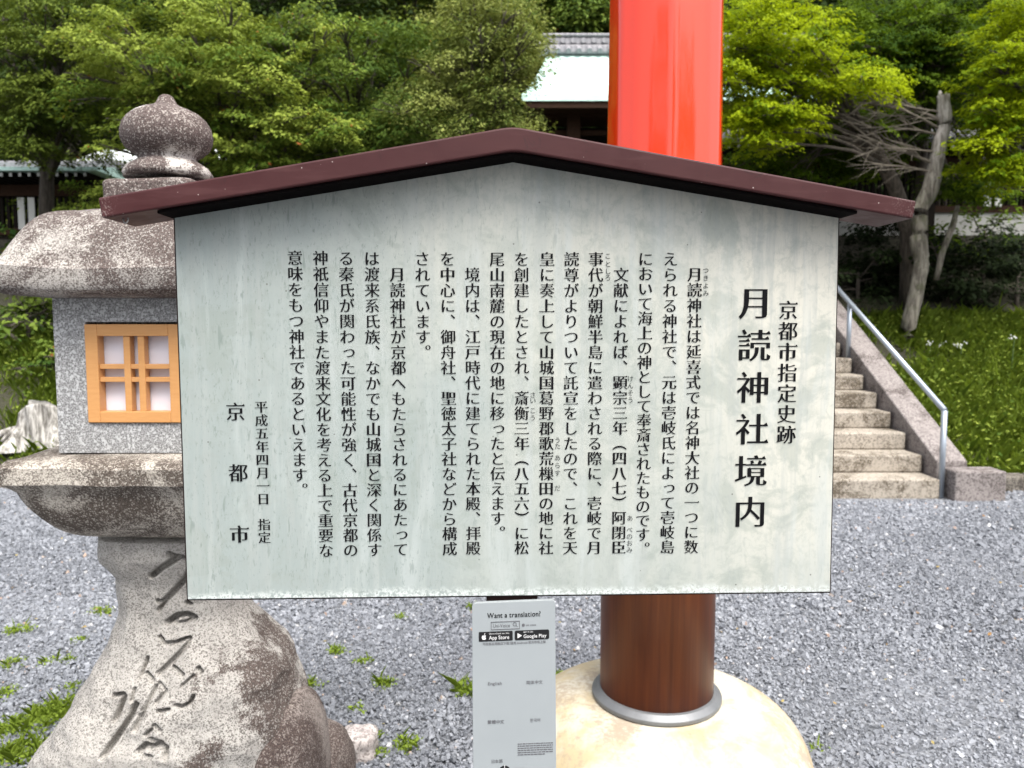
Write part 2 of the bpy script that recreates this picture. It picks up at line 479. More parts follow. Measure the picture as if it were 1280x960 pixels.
t.color(base); t.rough(t.ramp(blot, .3, .7, .42, .62)); t.bump(t.math('ADD', t.math('MULTIPLY', fl, .4), streak), .18, .0015)
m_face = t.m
m_core = plain('dark_board_edge', (.016, .007, .006), .7, spec=.15)
t = NT('maroon_cap_paint')
f1 = t.noise(16, 7, .65); f2 = t.noise(380, 3, .6); f3 = t.noise(1, 5, .6, t.coord((8, 60, 60)))
c = t.mix(f1, (.034, .0072, .0078), (.057, .0132, .0138))
c = t.mix(t.math('MULTIPLY', t.ramp(f3, .52, .72), .35), c, (.092, .036, .036))
endw = t.ramp(t.math('ADD', t.math('ABSOLUTE', t.sep(0)), t.math('MULTIPLY', t.math('SUBTRACT', f1, .5), .12)), .54, .62)
c = t.mix(t.math('MULTIPLY', endw, t.ramp(f2, .52, .62, 0, .75)), c, (.36, .30, .28))
sp2 = t.vor(60); c = t.mix(t.math('MULTIPLY', t.ramp(t.noise(34, 6, .75, t.coord(loc=(5, 2, 8)), .6), .60, .68), .45), c, (.018, .008, .008))
c = t.mix(t.math('MULTIPLY', t.ramp(sp2, .04, .07, 1, 0), .7), c, (.45, .38, .36))
t.color(c); t.rough(t.ramp(f1, .3, .7, .40, .60)); t.set(Specular_IOR_Level=.3); t.bump(f3, .12, .002)
m_cap = t.m
m_cap_shade = plain('cap_shade', (.004, .003, .003), .9, spec=.03)
m_ink = plain('black_lettering', (.006, .006, .007), .7, var=.3, scale=40, spec=.08)
m_ink2 = plain('faded_small_lettering', (.045, .05, .05), .7, var=.3, scale=40, spec=.08)

TOPD = .030
corners = [(234.5, 749.5), (1037.5, 740), (1049, 268), (1049, 255), (645, 180), (217, 245), (217, 262)]
uv = [bp(*c_) for c_ in corners]
lo = uv[:2]; top = [(uv[2][0], uv[2][1]), uv[4], (uv[6][0], uv[6][1])]
poly = [uv[0], uv[1], (uv[3][0], uv[3][1] - .0), uv[4], (uv[5][0], uv[5][1])]
g = .0032
core = [(poly[0][0] - g, poly[0][1] - g), (poly[1][0] + g, poly[1][1] - g), (poly[2][0] + g, poly[2][1] - .002), (poly[3][0], poly[3][1] - .002), (poly[4][0] - g, poly[4][1] - .002)]
MB().prism([BW(u, v, -.0030) for u, v in core], [BW(u, v, -.036) for u, v in core]).build('board_panel', m_core, board, bevel=.002)
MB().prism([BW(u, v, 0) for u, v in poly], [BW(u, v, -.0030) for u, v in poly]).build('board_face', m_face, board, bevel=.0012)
# gabled cap: two planks meeting at the ridge, near-black strips below standing in for underside shade
W1, W0 = .058, -.042
Lt, At_, Rt = bp(122, 247, W1), bp(641, 157.5, W1), bp(1146, 251, W1)
Lb, Ab, Rb = bp(127, 272.5, W1), bp(643, 188, W1), bp(1141.5, 273.5, W1)
def bend(Lp, Ap, Rp, r=.016, n=6):
    """outline Lp-Ap-Rp with the ridge point rounded off"""
    L_, A2, R_ = (np.array(q) for q in (Lp, Ap, Rp))
    a0 = A2 + (L_ - A2) / np.linalg.norm(L_ - A2) * r; a1 = A2 + (R_ - A2) / np.linalg.norm(R_ - A2) * r
    return [tuple(L_)] + [tuple((1 - k) ** 2 * a0 + 2 * k * (1 - k) * A2 + k * k * a1) for k in np.linspace(0, 1, n)] + [tuple(R_)]
tp_ = bend(Lt, At_, Rt); bt_ = bend(Lb, Ab, Rb)
b_ = MB(); n_ = len(tp_)
V = [BW(u, v, w) for pts, w in ((tp_, W1), (tp_, W0), (bt_, W0), (bt_, W1)) for u, v in pts]
Fq = []
for i in range(n_ - 1):
    for j in range(4):
        a, c = j * n_ + i, ((j + 1) % 4) * n_ + i
        Fq.append((a, a + 1, c + 1, c))
Fq += [(0, n_, 2 * n_, 3 * n_), (4 * n_ - 1, 3 * n_ - 1, 2 * n_ - 1, n_ - 1)]
po = b_.add(V, Fq).build('roof_cap', m_cap, board, bevel=.0028, seg=3)
c0 = BWp(157, 272, .03); pts = [c0 + Vector((math.cos(a) * .0035, 0, math.sin(a) * .0065 - .001)) for a in np.linspace(.0, 2 * math.pi, 15)]
MB().tube(pts, .0011, 6).build('screw_eye', plain('bright_steel', (.5, .5, .5), .3, 1.0), po, smooth=True)
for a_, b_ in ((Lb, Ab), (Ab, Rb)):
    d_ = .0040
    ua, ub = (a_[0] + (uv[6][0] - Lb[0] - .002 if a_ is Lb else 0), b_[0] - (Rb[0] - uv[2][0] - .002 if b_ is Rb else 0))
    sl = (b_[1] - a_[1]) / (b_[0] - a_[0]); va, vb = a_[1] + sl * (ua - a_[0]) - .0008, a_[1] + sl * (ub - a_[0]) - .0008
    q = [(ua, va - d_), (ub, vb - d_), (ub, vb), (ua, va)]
    MB().hexa([BW(u, v, .052) for u, v in q], [BW(u, v, .0008) for u, v in q]).build('shade_strip', m_cap_shade, board)
# post under the panel
pu0, pu1 = bp(608, 748, -.006)[0], bp(672, 748, -.006)[0]
pv = core[0][1]
MB().hexa([BW(pu0, -.02, -.006), BW(pu1, -.02, -.006), BW(pu1, pv + .02, -.0062), BW(pu0, pv + .02, -.0062)],
          [BW(pu0, -.02, -.034), BW(pu1, -.02, -.034), BW(pu1, pv + .02, -.034), BW(pu0, pv + .02, -.034)]).build('post', m_core, board, bevel=.002)

# lettering
WT = .0009
KANA_SMALL = 'っょゃゅ'
class Txt:
    def __init__(s): s.V = []; s.F = []
    def put(s, ch, u, v, em, sx=1.0, serif=True, vertical=True, bold=0.0, w=WT):
        if ch in ' 　': return
        V, Fc, adv = glyph(ch, serif, bold)
        X = V[:, 0] - .5; Y = V[:, 1] - .38
        if vertical and ch in '、。': X = X + .62; Y = Y + .60
        elif vertical and ch in '（）': X, Y = Y, -X
        elif vertical and ch in KANA_SMALL: X = X + .08; Y = Y + .08
        k = len(s.V)
        for a, b, c_ in zip(X, Y, V[:, 2]): s.V.append(BW(u + a * em * sx, v + b * em, w + c_ * em))
        s.F += [[i + k for i in f] for f in Fc]
    def column(s, p0, p1, n, text, size, sx=1.0, start=0.0, w=WT, **kw):
        """text runs from photo pixel p0 (first cell) to p1 (cell n)"""
        a, b = bp(*p0), bp(*p1); em = size * ppm(1.152)
        for i, ch in enumerate(text):
            k = i / n if n else 0
            s.put(ch, a[0] + (b[0] - a[0]) * k, a[1] + (b[1] - a[1]) * k, em, sx, w=w, **kw)
    def line(s, p0, p1, text, size, **kw):
        """horizontal line of text stretched between two photo pixels"""
        em = size * ppm(1.152); w = kw.get('w', WT)
        a, b = bp(p0[0], p0[1], w), bp(p1[0], p1[1], w)
        adv = [(.62 if ch == ' ' else glyph(ch, False, kw.get('bold', 0))[2] + .06) if not ch == ' ' else .28 for ch in text]
        tot = sum(adv); x = 0
        L = math.hypot(b[0] - a[0], b[1] - a[1]); sx = L / (tot * em)
        for ch, ad in zip(text, adv):
            if ch != ' ':
                kk = x / tot
                V, Fc, _ = glyph(ch, False, kw.get('bold', 0)); k = len(s.V)
                u0, v0 = a[0] + (b[0] - a[0]) * kk, a[1] + (b[1] - a[1]) * kk
                sl = (b[1] - a[1]) / (b[0] - a[0])
                for p in V: s.V.append(BW(u0 + p[0] * em * sx, v0 + p[1] * em + p[0] * em * sx * sl, w))
                s.F += [[i + k for i in f] for f in Fc]
            x += ad
        return s
    def build(s, name, mat, parent): return mesh_obj(name, s.V, s.F, mat, parent)

def col_part(name, p0, p1, n, text, size, mat=None, **kw):
    T = Txt(); T.column(p0, p1, n, text, size, **kw); return T.build(name, mat or m_ink, board)
col_part('subheading', (985.2, 387.5), (982.5, 543), 6, '京都市指定史跡', 25.5)
col_part('heading', (943.8, 378.5), (937.3, 639.5), 5, '月読神社境内', 43.5, sx=1.0)
BODY = [
 ((868.6, 323.5), (863.7, 683.3), 19, '　月読神社は延喜式では名神大社の一つに数'),
 ((838.0, 323.7), (833.9, 683.5), 19, 'えられる神社で、元は壱岐氏によって壱岐島'),
 ((807.0, 323.7), (803.2, 668.0), 19, 'において海上の神として奉斎されたものです'),
 ((776.6, 323.8), (773.2, 684.0), 19, '　文献によれば、顕宗三年（四八七）阿閉臣'),
 ((744.7, 324.0), (742.6, 684.3), 19, '事代が朝鮮半島に遣わされる際に、壱岐で月'),
 ((714.4, 324.0), (712.5, 684.5), 19, '読尊がよりついて託宣をしたので、これを天'),
 ((683.8, 323.9), (682.4, 684.5), 19, '皇に奏上して山城国葛野郡歌荒樔田の地に社'),
 ((652.0, 323.9), (652.2, 684.5), 19, 'を創建したとされ、斎衡三年（八五六）に松'),
 ((621.4, 323.9), (622.2, 684.7), 19, '尾山南麓の現在の地に移ったと伝えます。'),
 ((590.4, 323.7), (591.8, 684.9), 19, '　境内は、江戸時代に建てられた本殿、拝殿'),
 ((559.4, 323.6), (562.2, 685.5), 19, 'を中心に、御舟社、聖徳太子社などから構成'),
 ((528.0, 323.5), (531.2, 686.0), 19, 'されています。'),
 ((496.4, 323.3), (501.2, 686.4), 19, '　月読神社が京都へもたらされるにあたって'),
 ((464.8, 323.0), (468.4, 687.0), 19, 'は渡来系氏族、なかでも山城国と深く関係す'),
 ((432.8, 322.8), (438.6, 687.4), 19, 'る秦氏が関わった可能性が強く、古代京都の'),
 ((400.8, 322.5), (407.8, 687.8), 19, '神祇信仰やまた渡来文化を考える上で重要な'),
 ((368.8, 322.3), (374.8, 593.4), 14, '意味をもつ神社であるといえます'),
]
for p0, p1, n_, tx in BODY: col_part('text_column', p0, p1, n_, tx, 19.2)
col_part('text_column', (803.2, 686), (803.2, 690), 1, '。', 18.6)
col_part('text_column', (375.6, 612.5), (375.6, 616), 1, '。', 18.6)
for tx, p0, p1, n_ in (('つきよみ', (882, 338), (882.2, 366.5), 3), ('こと', (759.8, 320), (759.8, 330), 1), ('しろ', (759.8, 339), (759.8, 347), 1),
                    ('けん', (788.0, 473), (788, 482), 1), ('そう', (788, 491), (788, 500), 1), ('あ', (787.3, 647.5), (787.3, 650), 1),
                    ('べのおみ', (786.8, 662), (786.8, 687), 3), ('うた', (697, 550), (697, 557.5), 1), ('あらす', (696.8, 572), (696.8, 591), 2), ('だ', (696.7, 610), (696.7, 612), 1),
                    ('さい', (666.0, 493.5), (666, 500.5), 1), ('こう', (666, 513), (666, 522), 1)):
    col_part('reading_gloss', p0, p1, n_, tx, 8.2, m_ink2, serif=False)
col_part('date_line', (326.6, 508.5), (329.4, 623.4), 7, '平成五年四月一日', 16.2)
col_part('date_line', (330.4, 655.5), (330.8, 671.5), 1, '指定', 16.2)
for ch, px, py in (('京', 294.6, 514.4), ('都', 298, 590.8), ('市', 299.6, 667.5)): col_part('signature', (px, py), (px, py + 5), 1, ch, 24.5)

# ------------------------------------------------------------------ translation plate hung on the post
plate = empty('translation_plate', BWp(642, 1042, .004), 'white rounded plate headed Want a translation, hung on the post below the notice board', 'information plate')
t = NT('plate_white')
f1 = t.noise(9, 5); t.color(t.mix(f1, (.26, .285, .298), (.31, .335, .345))); t.rough(.45); m_plate = t.m
WP = .004
def PW(x, y, w=WP): u, v = bp(x, y, w); return BW(u, v, w)
def rrect(x0, y0, x1, y1, r, n=6, skew=(0, 0)):
    out = []
    for cx, cy, a0 in ((x1 - r, y0 + r, -90), (x1 - r, y1 - r, 0), (x0 + r, y1 - r, 90), (x0 + r, y0 + r, 180)):
        for k in range(n + 1):
            a = R(a0 + 90 * k / n); out.append((cx + r * math.cos(a), cy + r * math.sin(a)))
    return out
def tilt(x, y): return x + (y - 752) * .006, y - (x - 642) * .040      # the plate hangs slightly askew
def plate_poly(pts, w0, w1, name, mat, par, bevel=0.0):
    q = [bp(*tilt(*p), WP) for p in pts]
    return MB().prism([BW(u, v, w1) for u, v in q], [BW(u, v, w0) for u, v in q]).build(name, mat, par, bevel=bevel)
plate_poly(rrect(590, 752, 694, 1042, 5), -.0035, WP, 'plate', m_plate, plate, .0006)
WL = WP + .0006
def ptext(name, x0, x1, y, text, size, mat=m_ink, bold=.012, w=WL, par=None):
    T = Txt(); T.line(tilt(x0, y), tilt(x1, y), text, size, bold=bold, w=w); return T.build(name, mat, par or plate)
ptext('plate_heading', 609, 676, 771.5, 'Want a translation?', 9.5)
fr = []
m_grey = plain('grey_print', (.10, .10, .11), .5)
b_ = MB()
for x0, y0, x1, y1 in ((613.5, 776.2, 649.5, 776.9), (613.5, 785.6, 649.5, 786.3), (613.5, 776.9, 614.1, 785.6), (648.9, 776.9, 649.5, 785.6)):
    q = [bp(*tilt(*p), WP) for p in ((x0, y0), (x0, y1), (x1, y1), (x1, y0))]
    b_.prism([BW(u, v, WL) for u, v in q], [BW(u, v, WP + .0001) for u, v in q])
sb = b_.build('search_box', m_grey, plate)
ptext('search_word', 616, 637.5, 783.6, 'Uni-Voice', 6.6, m_grey, .004, par=sb)
b_ = MB(); c0 = bp(*tilt(643.3, 780.2), WL)
b_.tube([BW(c0[0] + .0026 * math.cos(a), c0[1] + .0026 * math.sin(a), WL) for a in np.linspace(0, 2 * math.pi, 17)], .00035, 5)
b_.tube([BW(c0[0] + .0019, c0[1] - .0019, WL), BW(c0[0] + .0042, c0[1] - .0042, WL)], .00045, 5)
b_.build('magnifier_icon', m_grey, sb)
def disc(cx, cy, r, w0, w1, name, mat, par, n=24):
    return plate_poly([(cx + r * math.cos(-a), cy + r * math.sin(-a)) for a in np.linspace(0, 2 * math.pi, n, endpoint=False)], w0, w1, name, mat, par)
disc(654, 781.8, 1.9, WP + .0001, WL, 'round_mark', m_grey, plate)
ptext('mark_caption', 657, 670, 783.1, 'uni voice', 3.6, m_grey, .01)
m_black = plain('badge_black', (.008, .008, .009), .35); m_white = plain('badge_white_print', (.62, .62, .62), .5)
bd1 = plate_poly(rrect(598.3, 788.3, 640.6, 800.3, .9, 3), WP + .0001, WL, 'store_badge', m_black, plate)
bd2 = plate_poly(rrect(643.2, 788.3, 686.2, 800.3, 2.2), WP + .0001, WL, 'store_badge', m_black, plate)
WB = WL + .0005
ptext('badge_word', 611, 636.5, 798.3, 'App Store', 7.0, m_white, .012, WB, bd1)
ptext('badge_caption', 611, 636.5, 792.0, 'Download on the', 3.0, m_white, .0, WB, bd1)
ptext('badge_word', 654, 683, 798.0, 'Google Play', 6.6, m_white, .012, WB, bd2)
ptext('badge_caption', 654, 666, 791.6, 'GET IT ON', 3.0, m_white, .0, WB, bd2)
ap = [(0, -1.7), (.8, -2.1), (1.7, -2.0), (2.5, -1.2), (1.9, -.7), (1.7, .2), (2.0, 1.0), (2.7, 1.4), (2.1, 2.7), (1.3, 3.5), (.6, 3.4), (0, 3.1), (-.6, 3.4), (-1.3, 3.5), (-2.2, 2.5), (-2.8, .9), (-2.6, -.8), (-1.8, -1.9), (-.9, -2.1)]
plate_poly([(604.7 + x, 794.6 + y) for x, y in ap][::-1], WL + .0001, WB, 'fruit_icon', m_white, bd1)
plate_poly([(605 + x, 791.2 + y) for x, y in ((0, .7), (.1, -.6), (1.3, -1.7), (1.2, -.3))], WL + .0001, WB, 'leaf_icon', m_white, bd1)
plate_poly([(646.6, 791.4), (646.6, 797.8), (652.2, 794.6)], WL + .0001, WB, 'play_icon', m_white, bd2)
ptext('store_note', 603, 682, 805.2, '可在各应用商店下载！请用 Android 官方市场上架', 4.0, m_grey, .012)
ptext('language_caption', 609, 627, 855.3, 'English', 5.8, m_grey, .006)
ptext('language_caption', 657, 678, 855.8, '简体中文', 5.4, m_grey, .006)
ptext('language_caption', 608.5, 629.5, 903.4, '繁體中文', 5.4, m_grey, .012)
ptext('language_caption', 661.5, 674.5, 903.2, '한국어', 5.4, m_grey, .006)
ptext('language_caption', 612.5, 627.5, 952.6, '日本語', 5.4, m_grey, .006)
b_ = MB()
for i in range(6):                            # small print too fine to read in the photo
    y = 929.6 + i * 2.7; x = 646.0; xe = 690 if i < 5 else 680
    while x < xe:
        ln = random.uniform(1.5, 5); x2 = min(x + ln, xe)
        q = [bp(*tilt(*p), WP) for p in ((x, y), (x, y + 1.0), (x2, y + 1.0), (x2, y))]
        b_.prism([BW(u, v, WL) for u, v in q], [BW(u, v, WP + .0001) for u, v in q])
        x = x2 + .7
b_.build('small_print', m_grey, plate)
em_ = disc(629.5, 964, 7.6, WP + .0001, WL, 'round_emblem', m_black, plate, 36)
plate_poly([(629.1, 955.6), (629.1, 972), (629.9, 972), (629.9, 955.6)], WL + .0001, WB, 'emblem_bar', m_white, em_)
plate_poly([(622.5, 962.6), (622.5, 963.4), (636.5, 963.4), (636.5, 962.6)], WL + .0001, WB, 'emblem_bar', m_white, em_)
ptext('emblem_caption', 641, 654, 963, 'EXT IT', 5.4, plain('pale_print', (.30, .32, .33), .5), 0)

# ------------------------------------------------------------------ torii pillar
PY = 2.46
pc = at(820, 870, PY)
tor = empty('torii_pillar', (pc.x, PY, 0), 'glossy vermilion shrine gate pillar with brown lower sleeve on a cream domed stone base', 'torii pillar')
def wob(a, z): return 1 + .0105 * math.sin(7 * a + .7) + .0075 * math.sin(12 * a + 2.1 + .05 * z) + .0030 * math.sin(19 * a + 1.0)
t = NT('vermilion_lacquer')
f1 = t.noise(1, 4, .5, t.coord((14, 14, .8)))
t.color(t.mix(f1, (.80, .030, .004), (.86, .045, .007))); t.rough(.14); t.set(Specular_IOR_Level=.6, Coat_Weight=.32, Coat_Roughness=.05, Coat_IOR=1.6); m_red = t.m
t = NT('brown_varnished_wood')
f1 = t.noise(1, 6, .6, t.coord((40, 40, 1.6)), .4); f2 = t.noise(1, 4, .6, t.coord((9, 9, .7)))
c = t.mix(t.ramp(f1, .3, .7), (.105, .023, .006), (.175, .045, .010)); c = t.mix(t.math('MULTIPLY', t.ramp(f2, .58, .72), .35), c, (.16, .08, .045))
t.color(c); t.rough(.42); t.set(Specular_IOR_Level=.28); t.bump(f1, .12, .002); m_brown = t.m
rb, rm, rt = 146 / 2 * ppm(PY) * .985, 141 / 2 * ppm(PY), 137 / 2 * ppm(PY) * .985
z0 = at(820, 856, PY).z; zj = at(830, 520, PY).z
MB().lathe((pc.x, PY), [(rm * 1.012, zj + .0), (rm * 1.01, zj + .3), (rt, zj + 1.2), (rt * .97, 4.6)], 160, wob).build('pillar_shaft', m_red, tor, smooth=True)
MB().lathe((pc.x, PY), [(rb, z0 - .02), (rm * 1.03, zj - .03), (rm * 1.03, zj)], 96, lambda a, z: 1 + .002 * math.sin(9 * a)).build('pillar_sleeve', m_brown, tor, smooth=True)
ro = 82.5 * ppm(PY)
t = NT('grey_metal_collar'); f1 = t.noise(18, 5); t.color(t.mix(f1, (.13, .137, .145), (.24, .245, .25))); t.rough(.5); t.set(Metallic=.5); m_col = t.m
MB().lathe((pc.x, PY), [(rb + .001, z0 - .03), (ro, z0 - .03), (ro, z0 - .018), (rb + .010, z0 - .004), (rb + .001, z0 - .002)], 80).build('metal_collar', m_col, tor, smooth=False, bevel=.002)
t = NT('cream_plaster')
f1 = t.noise(5, 7, .65, None, .4); f2 = t.noise(60, 5, .7)
c = t.mix(t.ramp(f1, .42, .64), (.47, .435, .35), (.40, .30, .145))
c = t.mix(t.math('MULTIPLY', t.ramp(t.math('ADD', t.noise(3.5, 6, .6, t.coord(loc=(4, 1, 2)), .3), t.math('MULTIPLY', t.math('SUBTRACT', f2, .5), .5)), .46, .62), .85), c, (.23, .165, .105))
c = t.mix(.25, c, (.48, .455, .385))
t.color(c); t.rough(.75); t.bump(f2, .25, .004); m_dome = t.m
prof = [(.0, z0 - .02)]
Rd = .505
for k in range(0, 25):
    a = R(90 * k / 24)
    prof.append((ro * 1.06 + (Rd - ro * 1.06) * math.sin(a) ** 1.0, -.02 + (z0 - .012) * math.cos(a) ** .92))
prof = [(ro * .7, z0 - .034), (ro * 1.055, z0 - .034)] + prof[1:]
prof[2] = (ro * 1.07, z0 - .036)
MB().lathe((pc.x, PY), prof, 96, lambda a, z: 1 + .006 * math.sin(3 * a + 1) + .004 * math.sin(7 * a)).build('domed_base', m_dome, tor, smooth=True)

# ------------------------------------------------------------------ stone lantern
LX, LY = -.865, 1.95
lan = empty('stone_lantern', (LX, LY, 0), 'weathered stone lantern with timber lattice window, jewel finial and inscribed flaring shaft', 'stone lantern')
m_roofst = stone('lantern_roof_stone', (.47, .445, .41), (.30, .275, .255), (.10, .085, .075), (.085, .062, .056), .66, 5.5, 430, seed=1.3, bias=.065)
m_jewel = stone('lantern_finial_stone', (.48, .44, .40), (.27, .235, .215), (.08, .065, .06), (.088, .064, .060), 1.0, 7, 400, seed=4.2, bias=.10, pale=(.52, .49, .46), pale_amt=.75)
m_plat = stone('lantern_platform_stone', (.54, .50, .44), (.31, .28, .24), (.085, .07, .06), (.085, .066, .054), .66, 6.5, 420, seed=2.6, bias=.03)
m_shaft = stone('lantern_shaft_stone', (.47, .45, .415), (.29, .27, .25), (.09, .08, .072), (.080, .058, .050), .40, 5.0, 430, seed=7.7, bumpd=.003, side=(0, .13, .30, .20))
m_base = stone('lantern_base_stone', (.36, .32, .29), (.19, .155, .14), (.06, .045, .04), (.070, .049, .043), .95, 4.0, 400, seed=9.1)
m_box = stone('new_grey_granite', (.74, .75, .755), (.56, .57, .585), (.05, .055, .06), (.3, .3, .3), -1.5, 4.0, 270, bumpd=.0015, seed=3.1)
def lz(y, Y): return at(0, y, Y).z
def sqring(h, z, n=48, e=8.0, cx=LX, cy=LY, sag=0.0, jit=0.0, lift=0.0):
    out = []
    for k in range(n):
        a = 2 * math.pi * (k + .5) / n; c, s = math.cos(a), math.sin(a)
        r = h / (abs(c) ** e + abs(s) ** e) ** (1 / e)
        x, y = cx + r * c, cy + r * s
        cor = min(abs(c), abs(s)) / max(abs(c), abs(s))
        out.append((x + jit * nz(x, y, z, 9), y + jit * nz(x + 5, y, z, 9), z + lift * cor ** 3 + jit * nz(x, y + 7, z, 7)))
    return out
def loft(rings):
    n = len(rings[0]); b = MB(); V = [p for r in rings for p in r]
    Fc = [(i * n + k, i * n + (k + 1) % n, (i + 1) * n + (k + 1) % n, (i + 1) * n + k) for i in range(len(rings) - 1) for k in range(n)]
    Fc += [tuple(range(n))[::-1], tuple(range((len(rings) - 1) * n, len(rings) * n))]
    return b.add(V, Fc)
hz = .282; Yf = LY - hz
zt, zbm = lz(331, Yf), lz(359, Yf)
zbx = lz(373, LY - .185)
zpl = lz(261, LY - .176)
rings = [sqring(.10, zbx + .001, 160), sqring(.20, zbx + .001, 160), sqring(.262, zbx + .008, 160, 14, jit=.004), sqring(hz - .004, zbm - .004, 160, 18, jit=.004, lift=.004), sqring(hz, zbm + .004, 160, 18, jit=.005, lift=.005), sqring(hz, zt - .006, 160, 18, jit=.006, lift=.010), sqring(hz - .006, zt, 160, 16, jit=.006, lift=.010)]
for k in range(1, 13):
    q = k / 12
    h_ = hz - .008 - (hz - .178) * (q ** 1.25)
    z_ = zt + (zpl - zt) * (math.sin(q * math.pi / 2) ** 1.05)
    rings.append(sqring(h_, z_, 160, 14 - 8 * q, jit=.007, lift=.010 * (1 - q)))
rings += [sqring(.14, zpl + .008, 160, 5, jit=.004), sqring(.05, zpl + .010, 160, 4)]
loft(rings).build('lantern_roof', m_roofst, lan, smooth=32)
zj0 = lz(222, LY - .10)
loft([sqring(.106, zpl - .01, 64, 14), sqring(.108, zj0 - .008, 64, 14, jit=.003), sqring(.102, zj0, 64, 12, jit=.003), sqring(.05, zj0 + .004, 64, 8)]).build('finial_block', m_jewel, lan, smooth=False, bevel=.003)
zz = lambda y: lz(y, LY)
def jw(a, z): return 1 + .03 * nz(math.cos(a) * 2, math.sin(a) * 2, z * 9)
jx, jy = at(209, 160, LY).x, LY
pm = ppm(LY)
prof = [(54, 224), (55, 218), (50, 210), (42, 205), (36, 201), (36, 197), (43, 193), (51, 186), (55, 177), (55.5, 168), (53, 158), (48, 150), (40, 143), (30, 138), (19, 134), (13, 130), (10.5, 125), (8.5, 121.5), (5, 119), (1, 118)]
MB().lathe((jx, jy), [(r * .945 * pm, zz(y)) for r, y in prof], 72, jw).build('jewel_finial', m_jewel, lan, smooth=True)
# fire box with timber window
zb1 = lz(566, LY - .185)
bh = .185
wx0, wx1 = at(108.5, 460, LY - bh).x, LX + (LX - at(108.5, 460, LY - bh).x) - .004
wz1, wz0 = lz(402.5, LY - bh), lz(529, LY - bh)
b_ = MB()
y0, y1 = LY - bh, LY - bh + .05
b_.box(LX - bh, wx0, y0, y1, zb1, zbx); b_.box(wx1, LX + bh, y0, y1, zb1, zbx)
b_.box(wx0, wx1, y0, y1, zb1, wz0); b_.box(wx0, wx1, y0, y1, wz1, zbx)
b_.box(LX - bh, LX + bh, y1, LY + bh, zb1, zbx)
b_.build('fire_box', m_box, lan)
t = NT('new_cedar_timber')
f1 = t.noise(1, 5, .6, t.coord((24, 24, 180)), .6)
t.color(t.mix(f1, (.50, .23, .075), (.62, .33, .125))); t.rough(.45); t.bump(f1, .06, .001); m_wood = t.m
t = NT('window_paper'); t.color((.72, .72, .80)); t.rough(.6); m_paper = t.m
yw = y0 - .006
win = MB(); fw = .0285
X0, X1, Z0, Z1 = wx0 + .001, wx1 - .001, wz0 + .002, wz1 - .005
win.box(X0, X0 + fw, yw, yw + .030, Z0, Z1); win.box(X1 - fw, X1, yw, yw + .030, Z0, Z1)
win.box(X0 + fw, X1 - fw, yw, yw + .0298, Z0, Z0 + fw * .9); win.box(X0 + fw, X1 - fw, yw, yw + .0298, Z1 - fw * .95, Z1)
wf = win.build('window_frame', m_wood, lan, bevel=.0015)
cxw = (X0 + X1) / 2; czw = (Z0 + Z1) / 2 + .001
ix0, ix1, iz0, iz1 = X0 + fw, X1 - fw, Z0 + fw * .9, Z1 - fw * .95
d1, d2, bw_ = .0165, .0110, .0075
for sx_ in (-1, 1):
    MB().box(cxw + sx_ * d1 - bw_, cxw + sx_ * d1 + bw_, yw + .004, yw + .026, iz0, iz1).build('muntin', m_wood, wf, bevel=.001)
for sz_ in (-1, 1):
    MB().box(ix0, ix1, yw + .0065, yw + .0235, czw + sz_ * (d2 + .004) - .0055, czw + sz_ * (d2 + .004) + .0055).build('muntin', m_wood, wf, bevel=.001)
MB().box(ix0 - .004, ix1 + .004, yw + .031, yw + .033, iz0 - .004, iz1 + .004).build('paper_pane', m_paper, wf)
# platform
hp = .284; Yp = LY - hp
zp1, zp2 = lz(584, Yp), lz(611, Yp)
nk = .118; zn = lz(666, LY - nk)
rings = [sqring(.05, zb1 - .002, 120), sqring(bh + .004, zb1 - .003, 120, 14, jit=.003), sqring(.24, zb1 - .004, 120, 12, jit=.006), sqring(hp - .012, zp1 + .006, 120, 14, jit=.007), sqring(hp, zp1 - .006, 120, 14, jit=.007), sqring(hp, zp2 + .006, 120, 14, jit=.007), sqring(hp - .006, zp2, 120, 12, jit=.006)]
for q in np.linspace(.08, 1, 12):
    h_ = hp - .02 - (hp - .155) * (q ** 1.5) * .92; z_ = zp2 - (zp2 - zn) * math.sin(q * math.pi / 2) ** 1.0
    rings.append(sqring(h_, z_, 120, 12 - 5 * q, jit=.006))
rings.append(sqring(.05, zn - .002, 120))
loft(rings[::-1]).build('platform', m_plat, lan, smooth=32)
